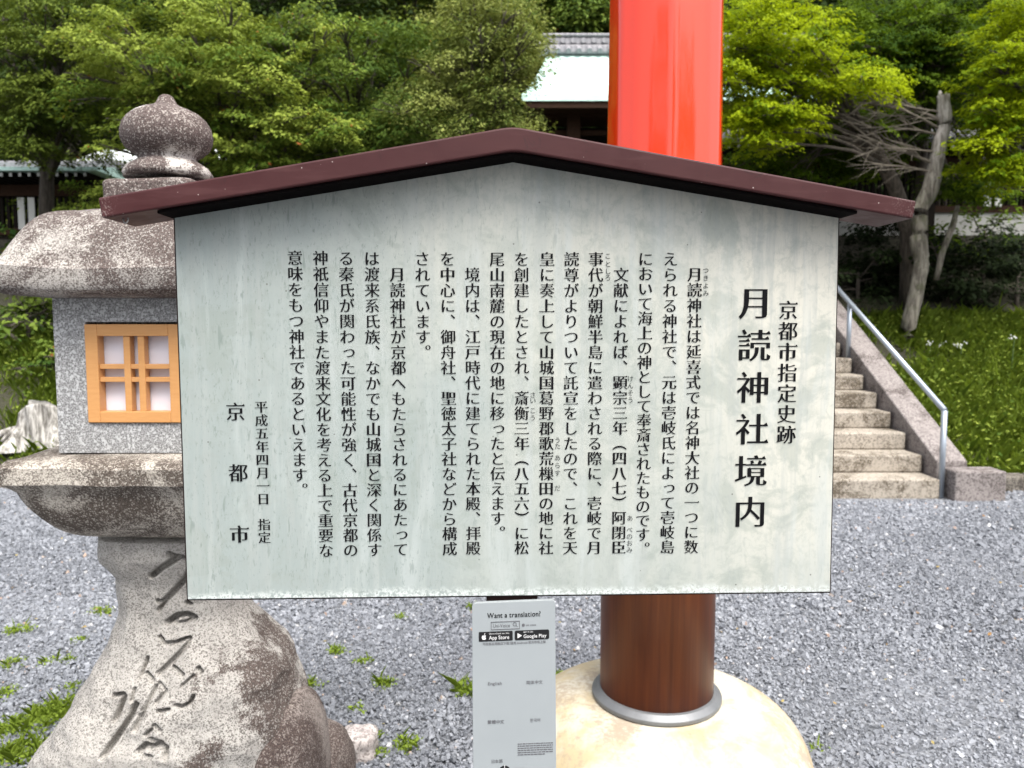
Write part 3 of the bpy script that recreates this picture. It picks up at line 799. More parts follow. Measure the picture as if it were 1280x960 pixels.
# flaring shaft with carved inscription
tab = [(664, 124, 300), (676, 123, 300), (688, 124, 299), (703, 133, 294), (718, 143, 291), (743, 147, 288), (760, 147.5, 291), (773, 147, 298), (803, 137, 325), (820, 127, 342), (837, 117, 355), (870, 97, 368), (917, 66, 380), (943, 48, 386), (965, 34, 388), (1010, 15, 392), (1060, 5, 395), (1140, 0, 398)]
SY = 1.90
T_ = [(at(xl, y, SY).x, at(xr, y, SY).x, at(0, y, SY).z) for y, xl, xr in tab]
tz = np.array([q[2] for q in T_][::-1]); txl = np.array([q[0] for q in T_][::-1]); txr = np.array([q[1] for q in T_][::-1])
strokes = [  # (points in crop pixels, half width, depth)
 ([(312, 172), (330, 186), (356, 192)], 11, 1.0), ([(340, 190), (300, 215), (262, 240), (228, 268)], 14, .8), ([(372, 250), (345, 290), (300, 340), (268, 372)], 13, .75), ([(246, 368), (268, 378), (250, 405)], 9, .8),
 ([(352, 382), (364, 388)], 9, .9), ([(286, 452), (318, 430), (352, 428), (378, 442)], 14, 1.0), ([(310, 455), (345, 455), (376, 448)], 8, .6),
 ([(266, 500), (285, 520), (325, 522), (350, 512), (375, 508)], 9, .9), ([(376, 520), (355, 548), (318, 585), (288, 612)], 10, .6),
 ([(232, 568), (218, 628)], 8, .7), ([(242, 614), (274, 634)], 8, .9), ([(338, 594), (358, 604), (382, 618)], 8, .8), ([(432, 600), (444, 612)], 9, .9), ([(420, 618), (385, 650)], 6, .45), ([(300, 640), (330, 665), (300, 700)], 7, .4),
 ([(134, 686), (172, 682), (160, 730), (146, 765)], 11, 1.0), ([(222, 708), (206, 752), (168, 812), (128, 872)], 12, 1.0), ([(246, 742), (228, 790)], 8, .6), ([(208, 660), (204, 700)], 7, .6), ([(290, 650), (262, 720), (238, 790)], 8, .45),
 ([(376, 708), (400, 714), (424, 704), (432, 682)], 8, .9), ([(316, 726), (350, 720)], 8, .8), ([(308, 768), (330, 784)], 8, .8), ([(260, 852), (285, 832), (312, 838), (335, 832), (358, 840), (362, 866)], 12, .95), ([(300, 812), (340, 822)], 8, .6), ([(280, 800), (300, 780)], 7, .5),
 ([(262, 858), (310, 866)], 8, .6)]
segs = []
for pts, hw, dp in strokes:
    w_ = [at(100 + x / 3.0, 640 + y / 3.0, 1.76) for x, y in pts]
    for a, b in zip(w_[:-1], w_[1:]): segs.append((a.x, a.z, b.x, b.z, hw / 3.0 * ppm(1.76), dp))
NA, NZ = 480, 420
zs = np.linspace(T_[-1][2], T_[0][2], NZ)
xl = np.interp(zs, tz, txl); xr = np.interp(zs, tz, txr)
ang = np.linspace(0, 2 * np.pi, NA, endpoint=False)
# denser sampling on the camera side
ang = ang + .55 * np.sin(2 * (ang + np.pi / 2) + np.pi) * 0
cA, sA = np.cos(ang), np.sin(ang); e = 2.7
rr = 1 / (np.abs(cA) ** e + np.abs(sA) ** e) ** (1 / e)
VX = ((xl + xr) / 2)[:, None] + ((xr - xl) / 2)[:, None] * (rr * cA)[None]
dep = np.clip((xr - xl) / 2, .10, .30) * .82 + .012
VY = LY - .0 + dep[:, None] * (rr * sA)[None]
VZ = np.repeat(zs[:, None], NA, 1)
P3 = np.stack([VX, VY, VZ], -1)
# rough-hewn surface
bumpn = np.zeros((NZ, NA))
for i in range(0, NZ, 3):
    for k in range(0, NA, 3):
        x, y, z = P3[i, k]
        bumpn[i:i + 3, k:k + 3] = .010 * nz(x, y, z, 7) + .0065 * nz(x, y, z, 20) + .003 * nz(x, y, z, 48)
    lowz = max(0, (.62 - zs[i]) / .4)
    bumpn[i:i + 3] *= 1 + 1.3 * lowz
kern = np.ones(5) / 5
bumpn = np.apply_along_axis(lambda r_: np.convolve(np.r_[r_[-2:], r_, r_[:2]], kern, 'valid'), 1, bumpn)
bumpn = np.apply_along_axis(lambda r_: np.convolve(np.pad(r_, 2, 'edge'), kern, 'valid'), 0, bumpn)
P3[..., 0] += bumpn * cA[None]; P3[..., 1] += bumpn * sA[None]
carve = np.zeros((NZ, NA)); front = sA < -.15
PXf, PZf = P3[:, front, 0], P3[:, front, 2]
cf = np.zeros(PXf.shape)
for ax, az, bx, bz, hw, dp in segs:
    dx, dz = bx - ax, bz - az; L2 = dx * dx + dz * dz + 1e-12
    tt = np.clip(((PXf - ax) * dx + (PZf - az) * dz) / L2, 0, 1)
    d = np.hypot(PXf - ax - tt * dx, PZf - az - tt * dz)
    q = np.clip((1.15 - d / hw) * 1.4, 0, 1); q = q * q * (3 - 2 * q)
    cf = np.maximum(cf, q * dp * .036)
carve[:, front] = cf
P3[..., 1] += carve
V = P3.reshape(-1, 3)
Fc = [(i * NA + k, i * NA + (k + 1) % NA, (i + 1) * NA + (k + 1) % NA, (i + 1) * NA + k) for i in range(NZ - 1) for k in range(NA)]
Fc += [tuple(range(NA))[::-1], tuple(range((NZ - 1) * NA, NZ * NA))]
t_ = mesh_obj('inscribed_shaft', V, Fc, m_shaft, lan, smooth=True)
def rock(c, r, n=40, m=28, amp=.10, sc=3.0, e=2.4, seed=0):
    b = MB(); V = []
    for i in range(m + 1):
        th = math.pi * i / m
        for k in range(n):
            a = 2 * math.pi * k / n
            d = Vector((math.sin(th) * math.cos(a), math.sin(th) * math.sin(a), math.cos(th)))
            q = (abs(d.x) ** e + abs(d.y) ** e + abs(d.z) ** e) ** (-1 / e)
            w = 1 + amp * mnoise.noise(d * sc * .5 + Vector((seed, 0, 0))) + amp * .4 * mnoise.noise(d * sc * 1.6 + Vector((0, seed, 0)))
            V.append((c[0] + d.x * q * r[0] * w, c[1] + d.y * q * r[1] * w, c[2] + d.z * q * r[2] * w))
    Fc = [(i * n + k, (i + 1) * n + k, (i + 1) * n + (k + 1) % n, i * n + (k + 1) % n) for i in range(m) for k in range(n)]
    return b.add(V, Fc)
c0 = at(371, 975, 1.86)
rock((c0.x - .025, 1.90, .19), (.088, .20, .30), 64, 48, .09, 2.4, 2.6, 3).build('base_boulder', m_base, lan, smooth=True)
rock((LX - .02, LY, .10), (.43, .36, .215), 80, 40, .07, 4.0, 4.5, 5).build('base_slab', m_base, lan, smooth=True)
# pale stone on the gravel
c0 = at(443, 958, 2.46)
o = rock((c0.x, 2.50, .02), (.066, .06, .060), 36, 24, .16, 4, 5.0, 11).build('pale_stone', stone('pale_pink_granite', (.50, .46, .44), (.36, .32, .305), (.16, .14, .13), (.3, .25, .24), .1, 5, 170, seed=5), smooth=True, origin=(c0.x, 2.50, 0))
tag(o, 'small pale pink granite stone on the gravel beside the lantern base', 'stone')

# ------------------------------------------------------------------ stairs, kerb, handrail
m_step = stone('step_concrete', (.43, .385, .325), (.31, .275, .23), (.14, .12, .095), (.11, .088, .062), .56, 3.0, 120, seed=1.9)
m_curb = stone('balustrade_concrete', (.30, .27, .258), (.20, .178, .17), (.09, .075, .075), (.095, .078, .074), .4, 3.0, 110, seed=6.5)
st = empty('stone_stairs', (2.0, 6.3, 0), 'worn beige concrete stairs climbing to the shrine terrace', 'stairs')
for k in range(14):
    ya = 6.32 + .29 * k; z_ = .155 * (k + 1)
    b_ = MB().box(.6, 3.57 - .002 * (k % 3), ya + .002 * (k % 2), ya + .33, z_ - .155 if k else -.05, z_)
    b_.build('step', m_step, st, bevel=.018, seg=3)
def cz(y): return .245 + .534 * (y - 6.36)
for x0, x1, nm in ((3.60, 3.86, 0), (.33, .59, 1)):
    q = [(6.44, -.1), (10.9, -.1), (10.9, cz(10.9)), (6.44, cz(6.44))]
    MB().prism([(x0, a, b) for a, b in q], [(x1, a, b) for a, b in q]).build('balustrade', m_curb, st, bevel=.012)
    MB().box(x0 + .03, x1 + .19, 6.21, 6.438, -.05, .243).build('end_block', m_curb, st, bevel=.015)
m_rail = plain('grey_painted_steel', (.33, .37, .42), .35, .55, .06)
hr = empty('handrail', (3.585, 6.33, 0), 'blue-grey steel pipe handrail beside the stairs', 'handrail')
def rz_(y): return .735 + .503 * (y - 6.34)
MB().tube([(3.585, 6.34, rz_(6.34)), (3.585, 10.6, rz_(10.6))], .024, 14).build('rail', m_rail, hr, smooth=True)
for yy, zb_ in ((6.335, .0), (8.20, 1.02), (10.1, 2.0)):
    MB().tube([(3.585, yy, zb_), (3.585, yy, rz_(yy) - .004)], .024, 14).build('rail_post', m_rail, hr, smooth=True)
m_edge = stone('edging_stone', (.22, .20, .17), (.13, .115, .10), (.05, .045, .04), (.06, .05, .04), .6, 4, 90, seed=3.3)
eg = empty('stone_edging', (5.6, 6.62, 0), 'low dark edging stones at the foot of the grassy bank right of the stairs', 'edging')
xx = 4.10
while xx < 7.5:
    w_ = random.uniform(.28, .5)
    MB().box(xx, xx + w_ - .012, 6.56 + random.uniform(0, .03), 6.76, -.05, .10 + random.uniform(0, .04)).build('edging_stone', m_edge, eg, bevel=.02)
    xx += w_
eg2 = empty('stone_edging', (-5, 6.75, 0), 'low dark row of edging stones along the bank at the left, behind the lantern', 'edging')
xx = -8.0
while xx < .25:
    w_ = random.uniform(.28, .5)
    MB().box(xx, xx + w_ - .012, 6.66 + random.uniform(0, .03), 6.86, -.05, .05 + random.uniform(0, .03)).build('edging_stone', m_edge, eg2, bevel=.02)
    xx += w_

# ------------------------------------------------------------------ shrine walls and halls
TZ = 2.30
m_timber = plain('dark_shrine_timber', (.011, .008, .006), .85, var=.35, spec=.15, scale=20)
m_timber2 = plain('brown_shrine_timber', (.032, .016, .009), .8, var=.35, spec=.15, scale=20)
m_plaster = plain('white_plaster', (.58, .58, .55), .8, var=.06)
t = NT('verdigris_copper')
f1 = t.noise(3, 6, .65, t.coord((1, 3, 1)), .3); f2 = t.noise(1, 4, .6, t.coord((10, 1, 1)))
c = t.mix(f1, (.38, .62, .55), (.62, .78, .72)); c = t.mix(t.math('MULTIPLY', t.ramp(f2, .6, .75), .3), c, (.30, .52, .46))
t.color(c); t.rough(.5); m_copper = t.m
t = NT('grey_roof_tile')
f1 = t.noise(9, 5); wv = t.n('ShaderNodeTexWave'); wv.inputs['Scale'].default_value = 3.2; wv.inputs['Distortion'].default_value = .6; t.l(t.coord(), wv.inputs['Vector'])
t.color(t.mix(f1, (.14, .135, .15), (.33, .32, .34))); t.rough(.6); t.bump(wv.outputs['Fac'], .4, .02); m_tile = t.m
m_rubble = stone('wall_base_stone', (.07, .065, .05), (.04, .038, .028), (.015, .015, .012), (.02, .02, .014), .6, 3, 40, seed=2.2)
FY = 11.5
m_rafend = plain('pale_rafter_paint', (.42, .42, .40), .7)
def fence(x0, x1, label, roofmat, white, ytop, yeave, ylat0, ylat1, ypl0, ypl1, panels, name='roofed_fence', Y=FY):
    f_ = empty(name, ((x0 + x1) / 2, Y, TZ), label, 'fence')
    zr, ze = at(0, ytop, Y).z, at(0, yeave, Y).z
    zl1, zl0 = at(0, ylat0, Y).z, at(0, ylat1, Y).z
    zp1, zp0 = at(0, ypl0, Y).z, at(0, ypl1, Y).z
    q = [(Y - .62, ze), (Y - .62, ze + .05), (Y - .06, zr), (Y + .06, zr), (Y + .62, ze + .05), (Y + .62, ze)]
    MB().prism([(x0 - .15, a, b) for a, b in q], [(x1 + .15, a, b) for a, b in q]).build('fence_roof', roofmat, f_)
    MB().box(x0 - .2, x1 + .2, Y - .11, Y + .11, zr - .03, zr + .10).build('roof_ridge', m_tile, f_, bevel=.03)
    b = MB(); x = x0
    while x < x1: b.box(x, x + .05, Y - .56, Y + .5, ze - .075, ze - .012); x += .13
    b.build('rafters', m_timber, f_)
    x = x0 + .005; re_ = MB().box(x, x + .04, Y - .568, Y - .562, ze - .070, ze - .020).build('rafter_end', m_rafend, f_)
    k = 1
    while x + .13 * k < x1:
        r2 = re_.copy(); COL.objects.link(r2); r2.location.x += .13 * k; k += 1
    b = MB(); b.box(x0, x1, Y - .09, Y + .09, zl1, zl1 + .16); b.box(x0, x1, Y - .08, Y + .08, zl0 - .10, zl0)
    b.build('rails', m_timber2, f_)
    x = x0
    while x < x1 + .1:
        MB().box(x - .08, x + .08, Y - .10, Y + .10, TZ - .05, ze - .08).build('fence_post', m_timber, f_); x += 1.55
    b = MB(); x = x0
    while x < x1: b.box(x, x + .045, Y - .025, Y + .025, zl0, zl1); x += .095
    b.build('lattice', m_timber, f_)
    MB().box(x0, x1, Y - .05, Y + .05, zp0, zp1).build('plaster_panel', white, f_)
    MB().box(x0, x1, Y - .10, Y + .10, TZ - .25, zp0 - .002).build('stone_footing', m_rubble, f_)
    for px in panels:
        a = at(px, 0, Y).x
        MB().box(a - .048, a + .048, Y - .125, Y - .105, zl0 - .02, zl1 - .03).build('white_board', m_plaster, f_)
    return f_
xr1 = at(1420, 0, FY).x
fence(at(900, 0, FY).x, xr1, 'dark roofed lattice fence with a white plaster base behind the maples on the right', plain('grey_fence_roof', (.06, .06, .06), .7), plain('grey_plaster', (.36, .36, .34), .85, var=.1), 172, 190, 212, 258, 266, 295, (1240, 1254))
fence(at(-160, 0, FY).x, at(128, 0, FY).x, 'lattice fence with verdigris copper eaves and white boards behind the lantern', m_copper, m_timber, 211, 223.5, 246, 286, 290, 300, (20, 33))
# main hall in the centre
hall = empty('shrine_hall', (3.0, 15.0, TZ), 'timber shrine hall with pale copper roof and grey tiled ridge behind the torii pillar', 'shrine hall')
HY = 12.6
ze = at(652, 118, HY).z; xl0 = at(652, 118, HY).x; xr0 = xl0 + 5.5
zr = at(690, 67, HY + 2.0).z; xrl = at(684, 67, HY + 2.0).x
q0 = [(xl0, HY, ze), (xr0, HY, ze), (xr0 - .3, HY + 2.0, zr), (xrl, HY + 2.0, zr)]
# curved roof slope
b = MB(); N_ = 10; V = []; Fq = []
for i in range(N_ + 1):
    q = i / N_; y = HY + 2.0 * q; z = ze + (zr - ze) * (q * .72 + .28 * q * q); xa = xl0 + (xrl - xl0) * q; xb = xr0 - .3 * q
    for z_ in (z, z - .10): V += [(xa, y, z_), (xb, y, z_)]
for i in range(N_):
    a = i * 4; c = a + 4
    Fq += [(a, a + 1, c + 1, c), (a + 2, c + 2, c + 3, a + 3), (a, c, c + 2, a + 2), (a + 1, a + 3, c + 3, c + 1)]
Fq += [(0, 2, 3, 1), (N_ * 4, N_ * 4 + 1, N_ * 4 + 3, N_ * 4 + 2)]
b.add(V, Fq).build('copper_roof', m_copper, hall)
b = MB(); zt_ = at(690, 44, HY + 2.0).z
b.box(xrl - .10, xr0, HY + 1.85, HY + 2.15, zr - .04, zr + (zt_ - zr) * .35)
b.box(xrl - .05, xr0, HY + 1.90, HY + 2.10, zr + (zt_ - zr) * .36, zr + (zt_ - zr) * .80)
b.box(xrl - .13, xr0, HY + 1.87, HY + 2.13, zr + (zt_ - zr) * .81, zt_)
rd = b.build('tiled_ridge', m_tile, hall, bevel=.03)
tc1 = MB().tube([(xrl, HY + 1.84, zr + .03), (xrl, HY + 1.78, zr - .02)], .045, 8).build('tile_cap', m_tile, rd)
tc2 = MB().tube([(xrl + .09, HY + 1.89, zr + (zt_ - zr) * .58), (xrl + .09, HY + 1.86, zr + (zt_ - zr) * .58)], .05, 8).build('tile_cap', m_tile, rd)
for k in range(1, 28):
    for tc in (tc1, tc2):
        c_ = tc.copy(); COL.objects.link(c_); c_.location.x += .19 * k
MB().tube([(xrl - .12, HY + 1.86, zr + .02), (xrl - .17, HY + 1.62, zr - .10)], [.14, .08], 10).build('ridge_end_tile', m_tile, rd)
MB().box(xl0 + .05, xr0 - .05, HY + .03, HY + .12, ze - .20, ze - .11).build('eave_board', m_timber2, hall)
MB().box(xl0 + .10, xr0 - .1, HY + .13, HY + 1.4, ze - .16, ze - .11).build('soffit', m_timber2, hall)
zb_ = at(690, 139, HY + .6).z
MB().box(xl0 + .25, xr0 - .2, HY + .55, HY + .70, zb_ - .10, zb_ + .02).build('beam', m_timber2, hall)
for px in (694, 718, 741, 763):
    p = at(px, 132, HY + .5); MB().tube([(p.x, HY + .46, p.z), (p.x, HY + .9, p.z)], .055, 10).build('beam_end', plain('pale_end_grain', (.30, .27, .23), .8), hall)
for px in (717, 830, 930):
    a = at(px, 150, HY + .62).x
    MB().box(a - .11, a + .11, HY + .56, HY + .74, TZ - .05, zb_ - .10).build('hall_post', m_timber2, hall)
MB().box(xl0 + .2, xr0 - .1, HY + 1.3, HY + 1.42, TZ - .05, ze - .2).build('hall_wall', m_timber, hall)
for py in (165, 182):
    z_ = at(0, py, HY + .7).z; MB().box(xl0 + .35, xr0 - .2, HY + .75, HY + .82, z_ - .04, z_ + .04).build('beam', m_timber2, hall)
# pale roofed outbuilding glimpsed through the leaves on the left
ob = empty('outbuilding', (-7.2, 15.2, TZ), 'low outbuilding with a bright pale roof glimpsed between the trees above the left fence', 'outbuilding')
a0, a1 = at(96, 203, 14.2), at(292, 203, 14.2); zt2 = at(0, 187, 15.2).z
q = [(14.2, a0.z), (14.2, a0.z + .06), (15.2, zt2), (16.2, a0.z + .06), (16.2, a0.z)]
MB().prism([(a0.x, a, b) for a, b in q], [(a1.x, a, b) for a, b in q]).build('roof', plain('pale_metal_roof', (.72, .76, .76), .45), ob)
MB().box(a0.x + .3, a1.x - .3, 14.7, 15.7, TZ - .05, a0.z - .002).build('wall', m_timber, ob)

# ------------------------------------------------------------------ foliage tools
def leaf_quads(C, Nrm, size, ax=None, aspect=.5):
    """C centres, Nrm leaf normals -> diamond quads"""
    n = len(C)
    Nrm = Nrm / np.linalg.norm(Nrm, axis=1)[:, None]
    if ax is None: ax = rng.normal(size=(n, 3))
    ax = ax - np.sum(ax * Nrm, 1)[:, None] * Nrm
    ax /= np.linalg.norm(ax, axis=1)[:, None] + 1e-9
    bx = np.cross(Nrm, ax)
    s = (size * np.exp(rng.normal(0, .25, n)))[:, None]
    fold = Nrm * s * rng.uniform(-.15, .25, (n, 1))
    return np.stack([C - ax * s * .5, C + bx * s * aspect * .5 + fold, C + ax * s * .5, C - bx * s * aspect * .5 + fold], 1).reshape(-1, 3)
def pad_pts(c, r, n, flat=.22, droop=.25, tilt_=(0, 0), lump=.5):
    """a spray of foliage: flattened, lumpy, drooping at the rim"""
    rho = np.sqrt(rng.random(n)) ; th = rng.uniform(0, 2 * np.pi, n)
    ph = rng.uniform(0, 6.28, 3)
    rim = 1 + lump * (.35 * np.sin(3 * th + ph[0]) + .25 * np.sin(5 * th + ph[1]) + .15 * np.sin(9 * th + ph[2]))
    x = rho * rim * np.cos(th); y = rho * rim * np.sin(th)
    z = flat * rng.normal(0, .5, n) * (1.1 - .7 * rho) - droop * rho ** 2 + .12 * np.sin(5 * x + ph[0]) * np.cos(5 * y + ph[1])
    z = z + tilt_[0] * x + tilt_[1] * y
    P = np.c_[x, y, z] * r + np.array(c)
    nr = np.c_[.55 * x + rng.normal(0, .38, n), .55 * y - .25 + rng.normal(0, .38, n), np.ones(n)]
    ax = np.c_[x + rng.normal(0, .4, n), y + rng.normal(0, .4, n), -.3 * np.ones(n)]
    return P, nr, ax
def limb(b, p0, p1, r0, r1, n=5, sag=.12, wig=.08):
    p0, p1 = Vector(p0), Vector(p1); L = (p1 - p0).length; pts = []
    off = Vector((random.uniform(-1, 1), random.uniform(-1, 1), random.uniform(-.5, .5))) * wig * L
    for i in range(n + 1):
        q = i / n
        pts.append(p0.lerp(p1, q) + off * math.sin(q * math.pi) + Vector((0, 0, sag * L * math.sin(q * math.pi))) + Vector((nz(q * 3, p0.x, p1.x), nz(q * 3, p0.y, p1.y), 0)) * wig * L * .5 * math.sin(q * math.pi))
    b.tube(pts, [r0 + (r1 - r0) * (i / n) for i in range(n + 1)], 7)
    return pts
def make_tree(name, label, cat, base, fork, pads, leafm, barkm, lsize, dens, group=None, tr=.10, flat=.22, droop=.25, aspect=.5, lump=.5, trunk_pts=None):
    """pads: list of (x,y,z,r,tiltx,tilty)"""
    root = empty(name, base, label, cat, group)
    b = MB()
    tp = [Vector(base) + Vector((0, 0, -.1))] + ([Vector(p) for p in trunk_pts] if trunk_pts else []) + [Vector(fork)]
    rr_ = [tr * (1 - .5 * i / (len(tp) - 1)) for i in range(len(tp))]
    b.tube(tp, rr_, 10)
    for ip, (x, y, z, r, tx_, ty_) in enumerate(pads):
        if ip % 3: continue
        # limb from trunk up to the spray
        q = random.uniform(.55, 1.0); i0 = min(int(q * (len(tp) - 1)), len(tp) - 2); s0 = tp[i0].lerp(tp[i0 + 1], q * (len(tp) - 1) - i0)
        pts = limb(b, s0, (x, y, z - .03), tr * .24, .008, 5, .05, .06)
        for _ in range(4):
            a = random.uniform(0, 6.28); limb(b, pts[-2], (x + r * .7 * math.cos(a), y + r * .7 * math.sin(a), z - .02 - droop * r * .4), .010, .004, 3, .03, .08)
    b.build('trunk', barkm, root, smooth=True)
    PP, NN, AA, TT = [], [], [], []
    for (x, y, z, r, tx_, ty_) in pads:
        n = max(40, int(dens * r * r))
        P, nr, ax = pad_pts((x, y, z), r, n, flat, droop, (tx_, ty_), lump)
        PP.append(P); NN.append(nr); AA.append(ax); TT.append(np.where(rng.random(n) > .994, 1.0, np.clip(rng.normal(random.choice((.08, .3, .55, .75, .9)), .16, n), 0, .94)))
    PP = np.concatenate(PP); NN = np.concatenate(NN); AA = np.concatenate(AA); TT = np.concatenate(TT)
    raw_mesh('crown', leaf_quads(PP, NN, lsize, AA, aspect), 4, leafm, root, TT)
    return root
def pads_px(boxes, Y, dY, rlo, rhi, n, tilt_=.2, seed=0):
    """random sprays over photo-measured ellipses (cx,cy,rx,ry)"""
    out = []; rs = random.Random(seed)
    for cx, cy, rx, ry, w in boxes:
        for _ in range(int(n * w)):
            a = rs.uniform(0, 6.28); q = math.sqrt(rs.random())
            px, py = cx + rx * q * math.cos(a), cy + ry * q * math.sin(a)
            yy = Y + rs.uniform(-dY, dY) + .25 * dY * q
            p = at(px, py, yy)
            out.append((p.x, yy, p.z, rs.uniform(rlo, rhi), rs.uniform(-tilt_, tilt_), rs.uniform(-tilt_, tilt_)))
    return out
m_bark = bark('brown_bark', (.030, .024, .018), (.085, .070, .055))
m_barkg = bark('grey_maple_bark', (.09, .085, .07), (.24, .225, .19))
m_lf_yel = leaf_mat('yellow_green_leaves', (.042, .082, .010), (.245, .300, .050), .2, tip=(.20, .07, .02))
m_lf_mid = leaf_mat('mid_green_leaves', (.022, .055, .010), (.150, .210, .034), .18, tip=(.16, .07, .02))
m_lf_dark = leaf_mat('dark_green_leaves', (.010, .022, .006), (.038, .062, .015), .2)
m_lf_olive = leaf_mat('olive_green_leaves', (.022, .045, .008), (.125, .165, .026), .18)
m_lf_small = leaf_mat('small_pale_leaves', (.045, .075, .012), (.260, .290, .080), .2)
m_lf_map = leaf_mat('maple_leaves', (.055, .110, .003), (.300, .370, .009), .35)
m_lf_mapd = leaf_mat('dark_maple_leaves', (.018, .046, .003), (.095, .150, .008), .28)  # darker green leaf colour
m_lf_hedge = leaf_mat('evergreen_hedge_leaves', (.004, .008, .003), (.016, .026, .008), .1)

# ---- left side trees
pd = pads_px([(55, 60, 110, 90, .7), (70, 150, 90, 55, .4)], 9.6, .8, .20, .40, 115, .3, 1)
make_tree('broadleaf_tree', 'olive green tree at the far left above the copper-eaved fence', 'tree', (at(40, 0, 10.4).x, 10.4, 2.0), tuple(at(60, 120, 10.2)), pd, m_lf_olive, m_bark, .044, 3800, 'trees behind the notice board', .12, .3, .3)
pd = pads_px([(250, 50, 170, 60, .5), (300, 120, 150, 50, .35), (190, 120, 110, 80, .3), (345, 170, 90, 40, .15), (140, 250, 40, 25, .05), (290, 190, 60, 20, .08)], 8.5, 1.0, .17, .36, 170, .35, 2)
make_tree('broadleaf_tree', 'large light yellow-green tree with layered sprays right behind the lantern finial', 'tree', (at(300, 0, 9.2).x, 9.2, 1.3), tuple(at(290, 150, 9.2)), pd, m_lf_yel, m_bark, .042, 4400, 'trees behind the notice board', .13, .25, .28)
pd = pads_px([(430, 110, 120, 90, .55), (480, 170, 110, 50, .35), (360, 215, 90, 35, .25)], 8.9, .9, .17, .36, 160, .35, 3)
make_tree('broadleaf_tree', 'mid green bushy tree between the lantern finial and the ridge of the board cap', 'tree', (at(450, 0, 9.6).x, 9.6, 1.5), tuple(at(450, 150, 9.6)), pd, m_lf_mid, m_bark, .044, 4000, 'trees behind the notice board', .12, .3, .3)
pd = pads_px([(610, 60, 65, 80, .5), (570, 120, 90, 60, .35), (645, 40, 25, 55, .2), (600, 175, 60, 20, .1)], 8.2, .6, .20, .36, 110, .3, 4)
make_tree('broadleaf_tree', 'small-leaved pale tree standing just left of the copper roof', 'tree', (at(600, 0, 8.6).x, 8.6, 1.0), tuple(at(600, 130, 8.6)), pd, m_lf_small, m_bark, .034, 4200, 'trees behind the notice board', .08, .45, .3, .55)
# ---- right side maples
pd = pads_px([(975, 45, 60, 50, .4), (955, 148, 55, 30, .4), (1030, 90, 50, 30, .2), (920, 70, 25, 70, .2), (1085, 110, 30, 25, .1)], 8.3, .6, .18, .36, 85, .3, 5)
make_tree('maple_tree', 'bright yellow-green maple right beside the vermilion pillar', 'tree', (at(1140, 300, 9.4).x, 9.4, terr(4.9, 9.4)), tuple(at(1010, 100, 8.8)), pd, m_lf_map, m_bark, .038, 5200, 'maples in front of the right fence', .11, .16, .32, .6, .8,
          [at(1136, 290, 9.35), at(1118, 232, 9.2), at(1080, 160, 9.0)])
pd = pads_px([(1120, 50, 95, 55, .5), (1050, 160, 80, 45, .35), (1200, 70, 70, 70, .35), (1120, 140, 60, 40, .2), (940, 100, 50, 60, .2), (1010, 205, 90, 22, .2), (1215, 225, 50, 18, .12)], 9.9, .8, .20, .42, 120, .25, 6)
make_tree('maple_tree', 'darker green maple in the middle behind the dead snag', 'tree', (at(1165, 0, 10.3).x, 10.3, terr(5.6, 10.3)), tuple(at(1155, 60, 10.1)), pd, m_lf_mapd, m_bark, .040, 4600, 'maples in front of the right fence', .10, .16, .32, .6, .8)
pd = pads_px([(1262, 120, 45, 60, .5), (1250, 190, 30, 40, .3), (1275, 40, 40, 45, .25)], 8.3, .5, .17, .34, 80, .3, 7)
make_tree('maple_tree', 'bright yellow-green maple at the right edge of the photo, right of the snag', 'tree', (at(1345, 0, 8.8).x, 8.8, terr(6.4, 8.8)), tuple(at(1310, 150, 8.7)), pd, m_lf_map, m_bark, .038, 5200, 'maples in front of the right fence', .11, .16, .32, .6, .8)
# ---- forest behind
def bigtree(px, py, Y, rx, ry, leafm, label, seed, n=46, ls=.12):
    pd = pads_px([(px, py, rx, ry, 1.0)], Y, 1.0, .7, 1.2, n, .3, seed)
    b0 = at(px, 300, Y)
    make_tree('forest_tree', label, 'tree', (b0.x, Y + .6, terr(b0.x, Y + .6)), tuple(at(px, py + ry * .3, Y + .5)), pd, leafm, m_bark, ls, 420, 'forest trees on the hillside', .22, .4, .3)
bigtree(720, 10, 19, 70, 35, m_lf_mid, 'forest tree on the hillside above the tiled ridge', 21)
bigtree(80, -5, 16, 120, 60, m_lf_dark, 'dark forest tree on the hillside at the upper left corner', 22)
bigtree(300, -5, 17, 140, 70, m_lf_dark, 'dark forest tree on the hillside behind the light layered tree', 23)
bigtree(520, 20, 18, 130, 80, m_lf_olive, 'forest tree on the hillside behind the bushy mid green tree', 24)
bigtree(1000, 20, 16, 120, 70, m_lf_dark, 'dark forest tree on the hillside behind the bright maple', 25)
bigtree(1190, 20, 17, 130, 80, m_lf_dark, 'dark forest tree on the hillside behind the right maples', 26)
n = 60000
X = rng.uniform(-26, 26, n); Yv = rng.uniform(17.5, 40, n); Z = np.array([min(terr(0, y), 30) for y in Yv]) + .3 + np.abs(rng.normal(0, 1.2, n))
tag(raw_mesh('forest', leaf_quads(np.c_[X, Yv, Z], np.c_[rng.normal(0, .4, n), rng.normal(-.6, .4, n), np.ones(n)], .5), 4, m_lf_dark, tint=rng.random(n)), kind='stuff')

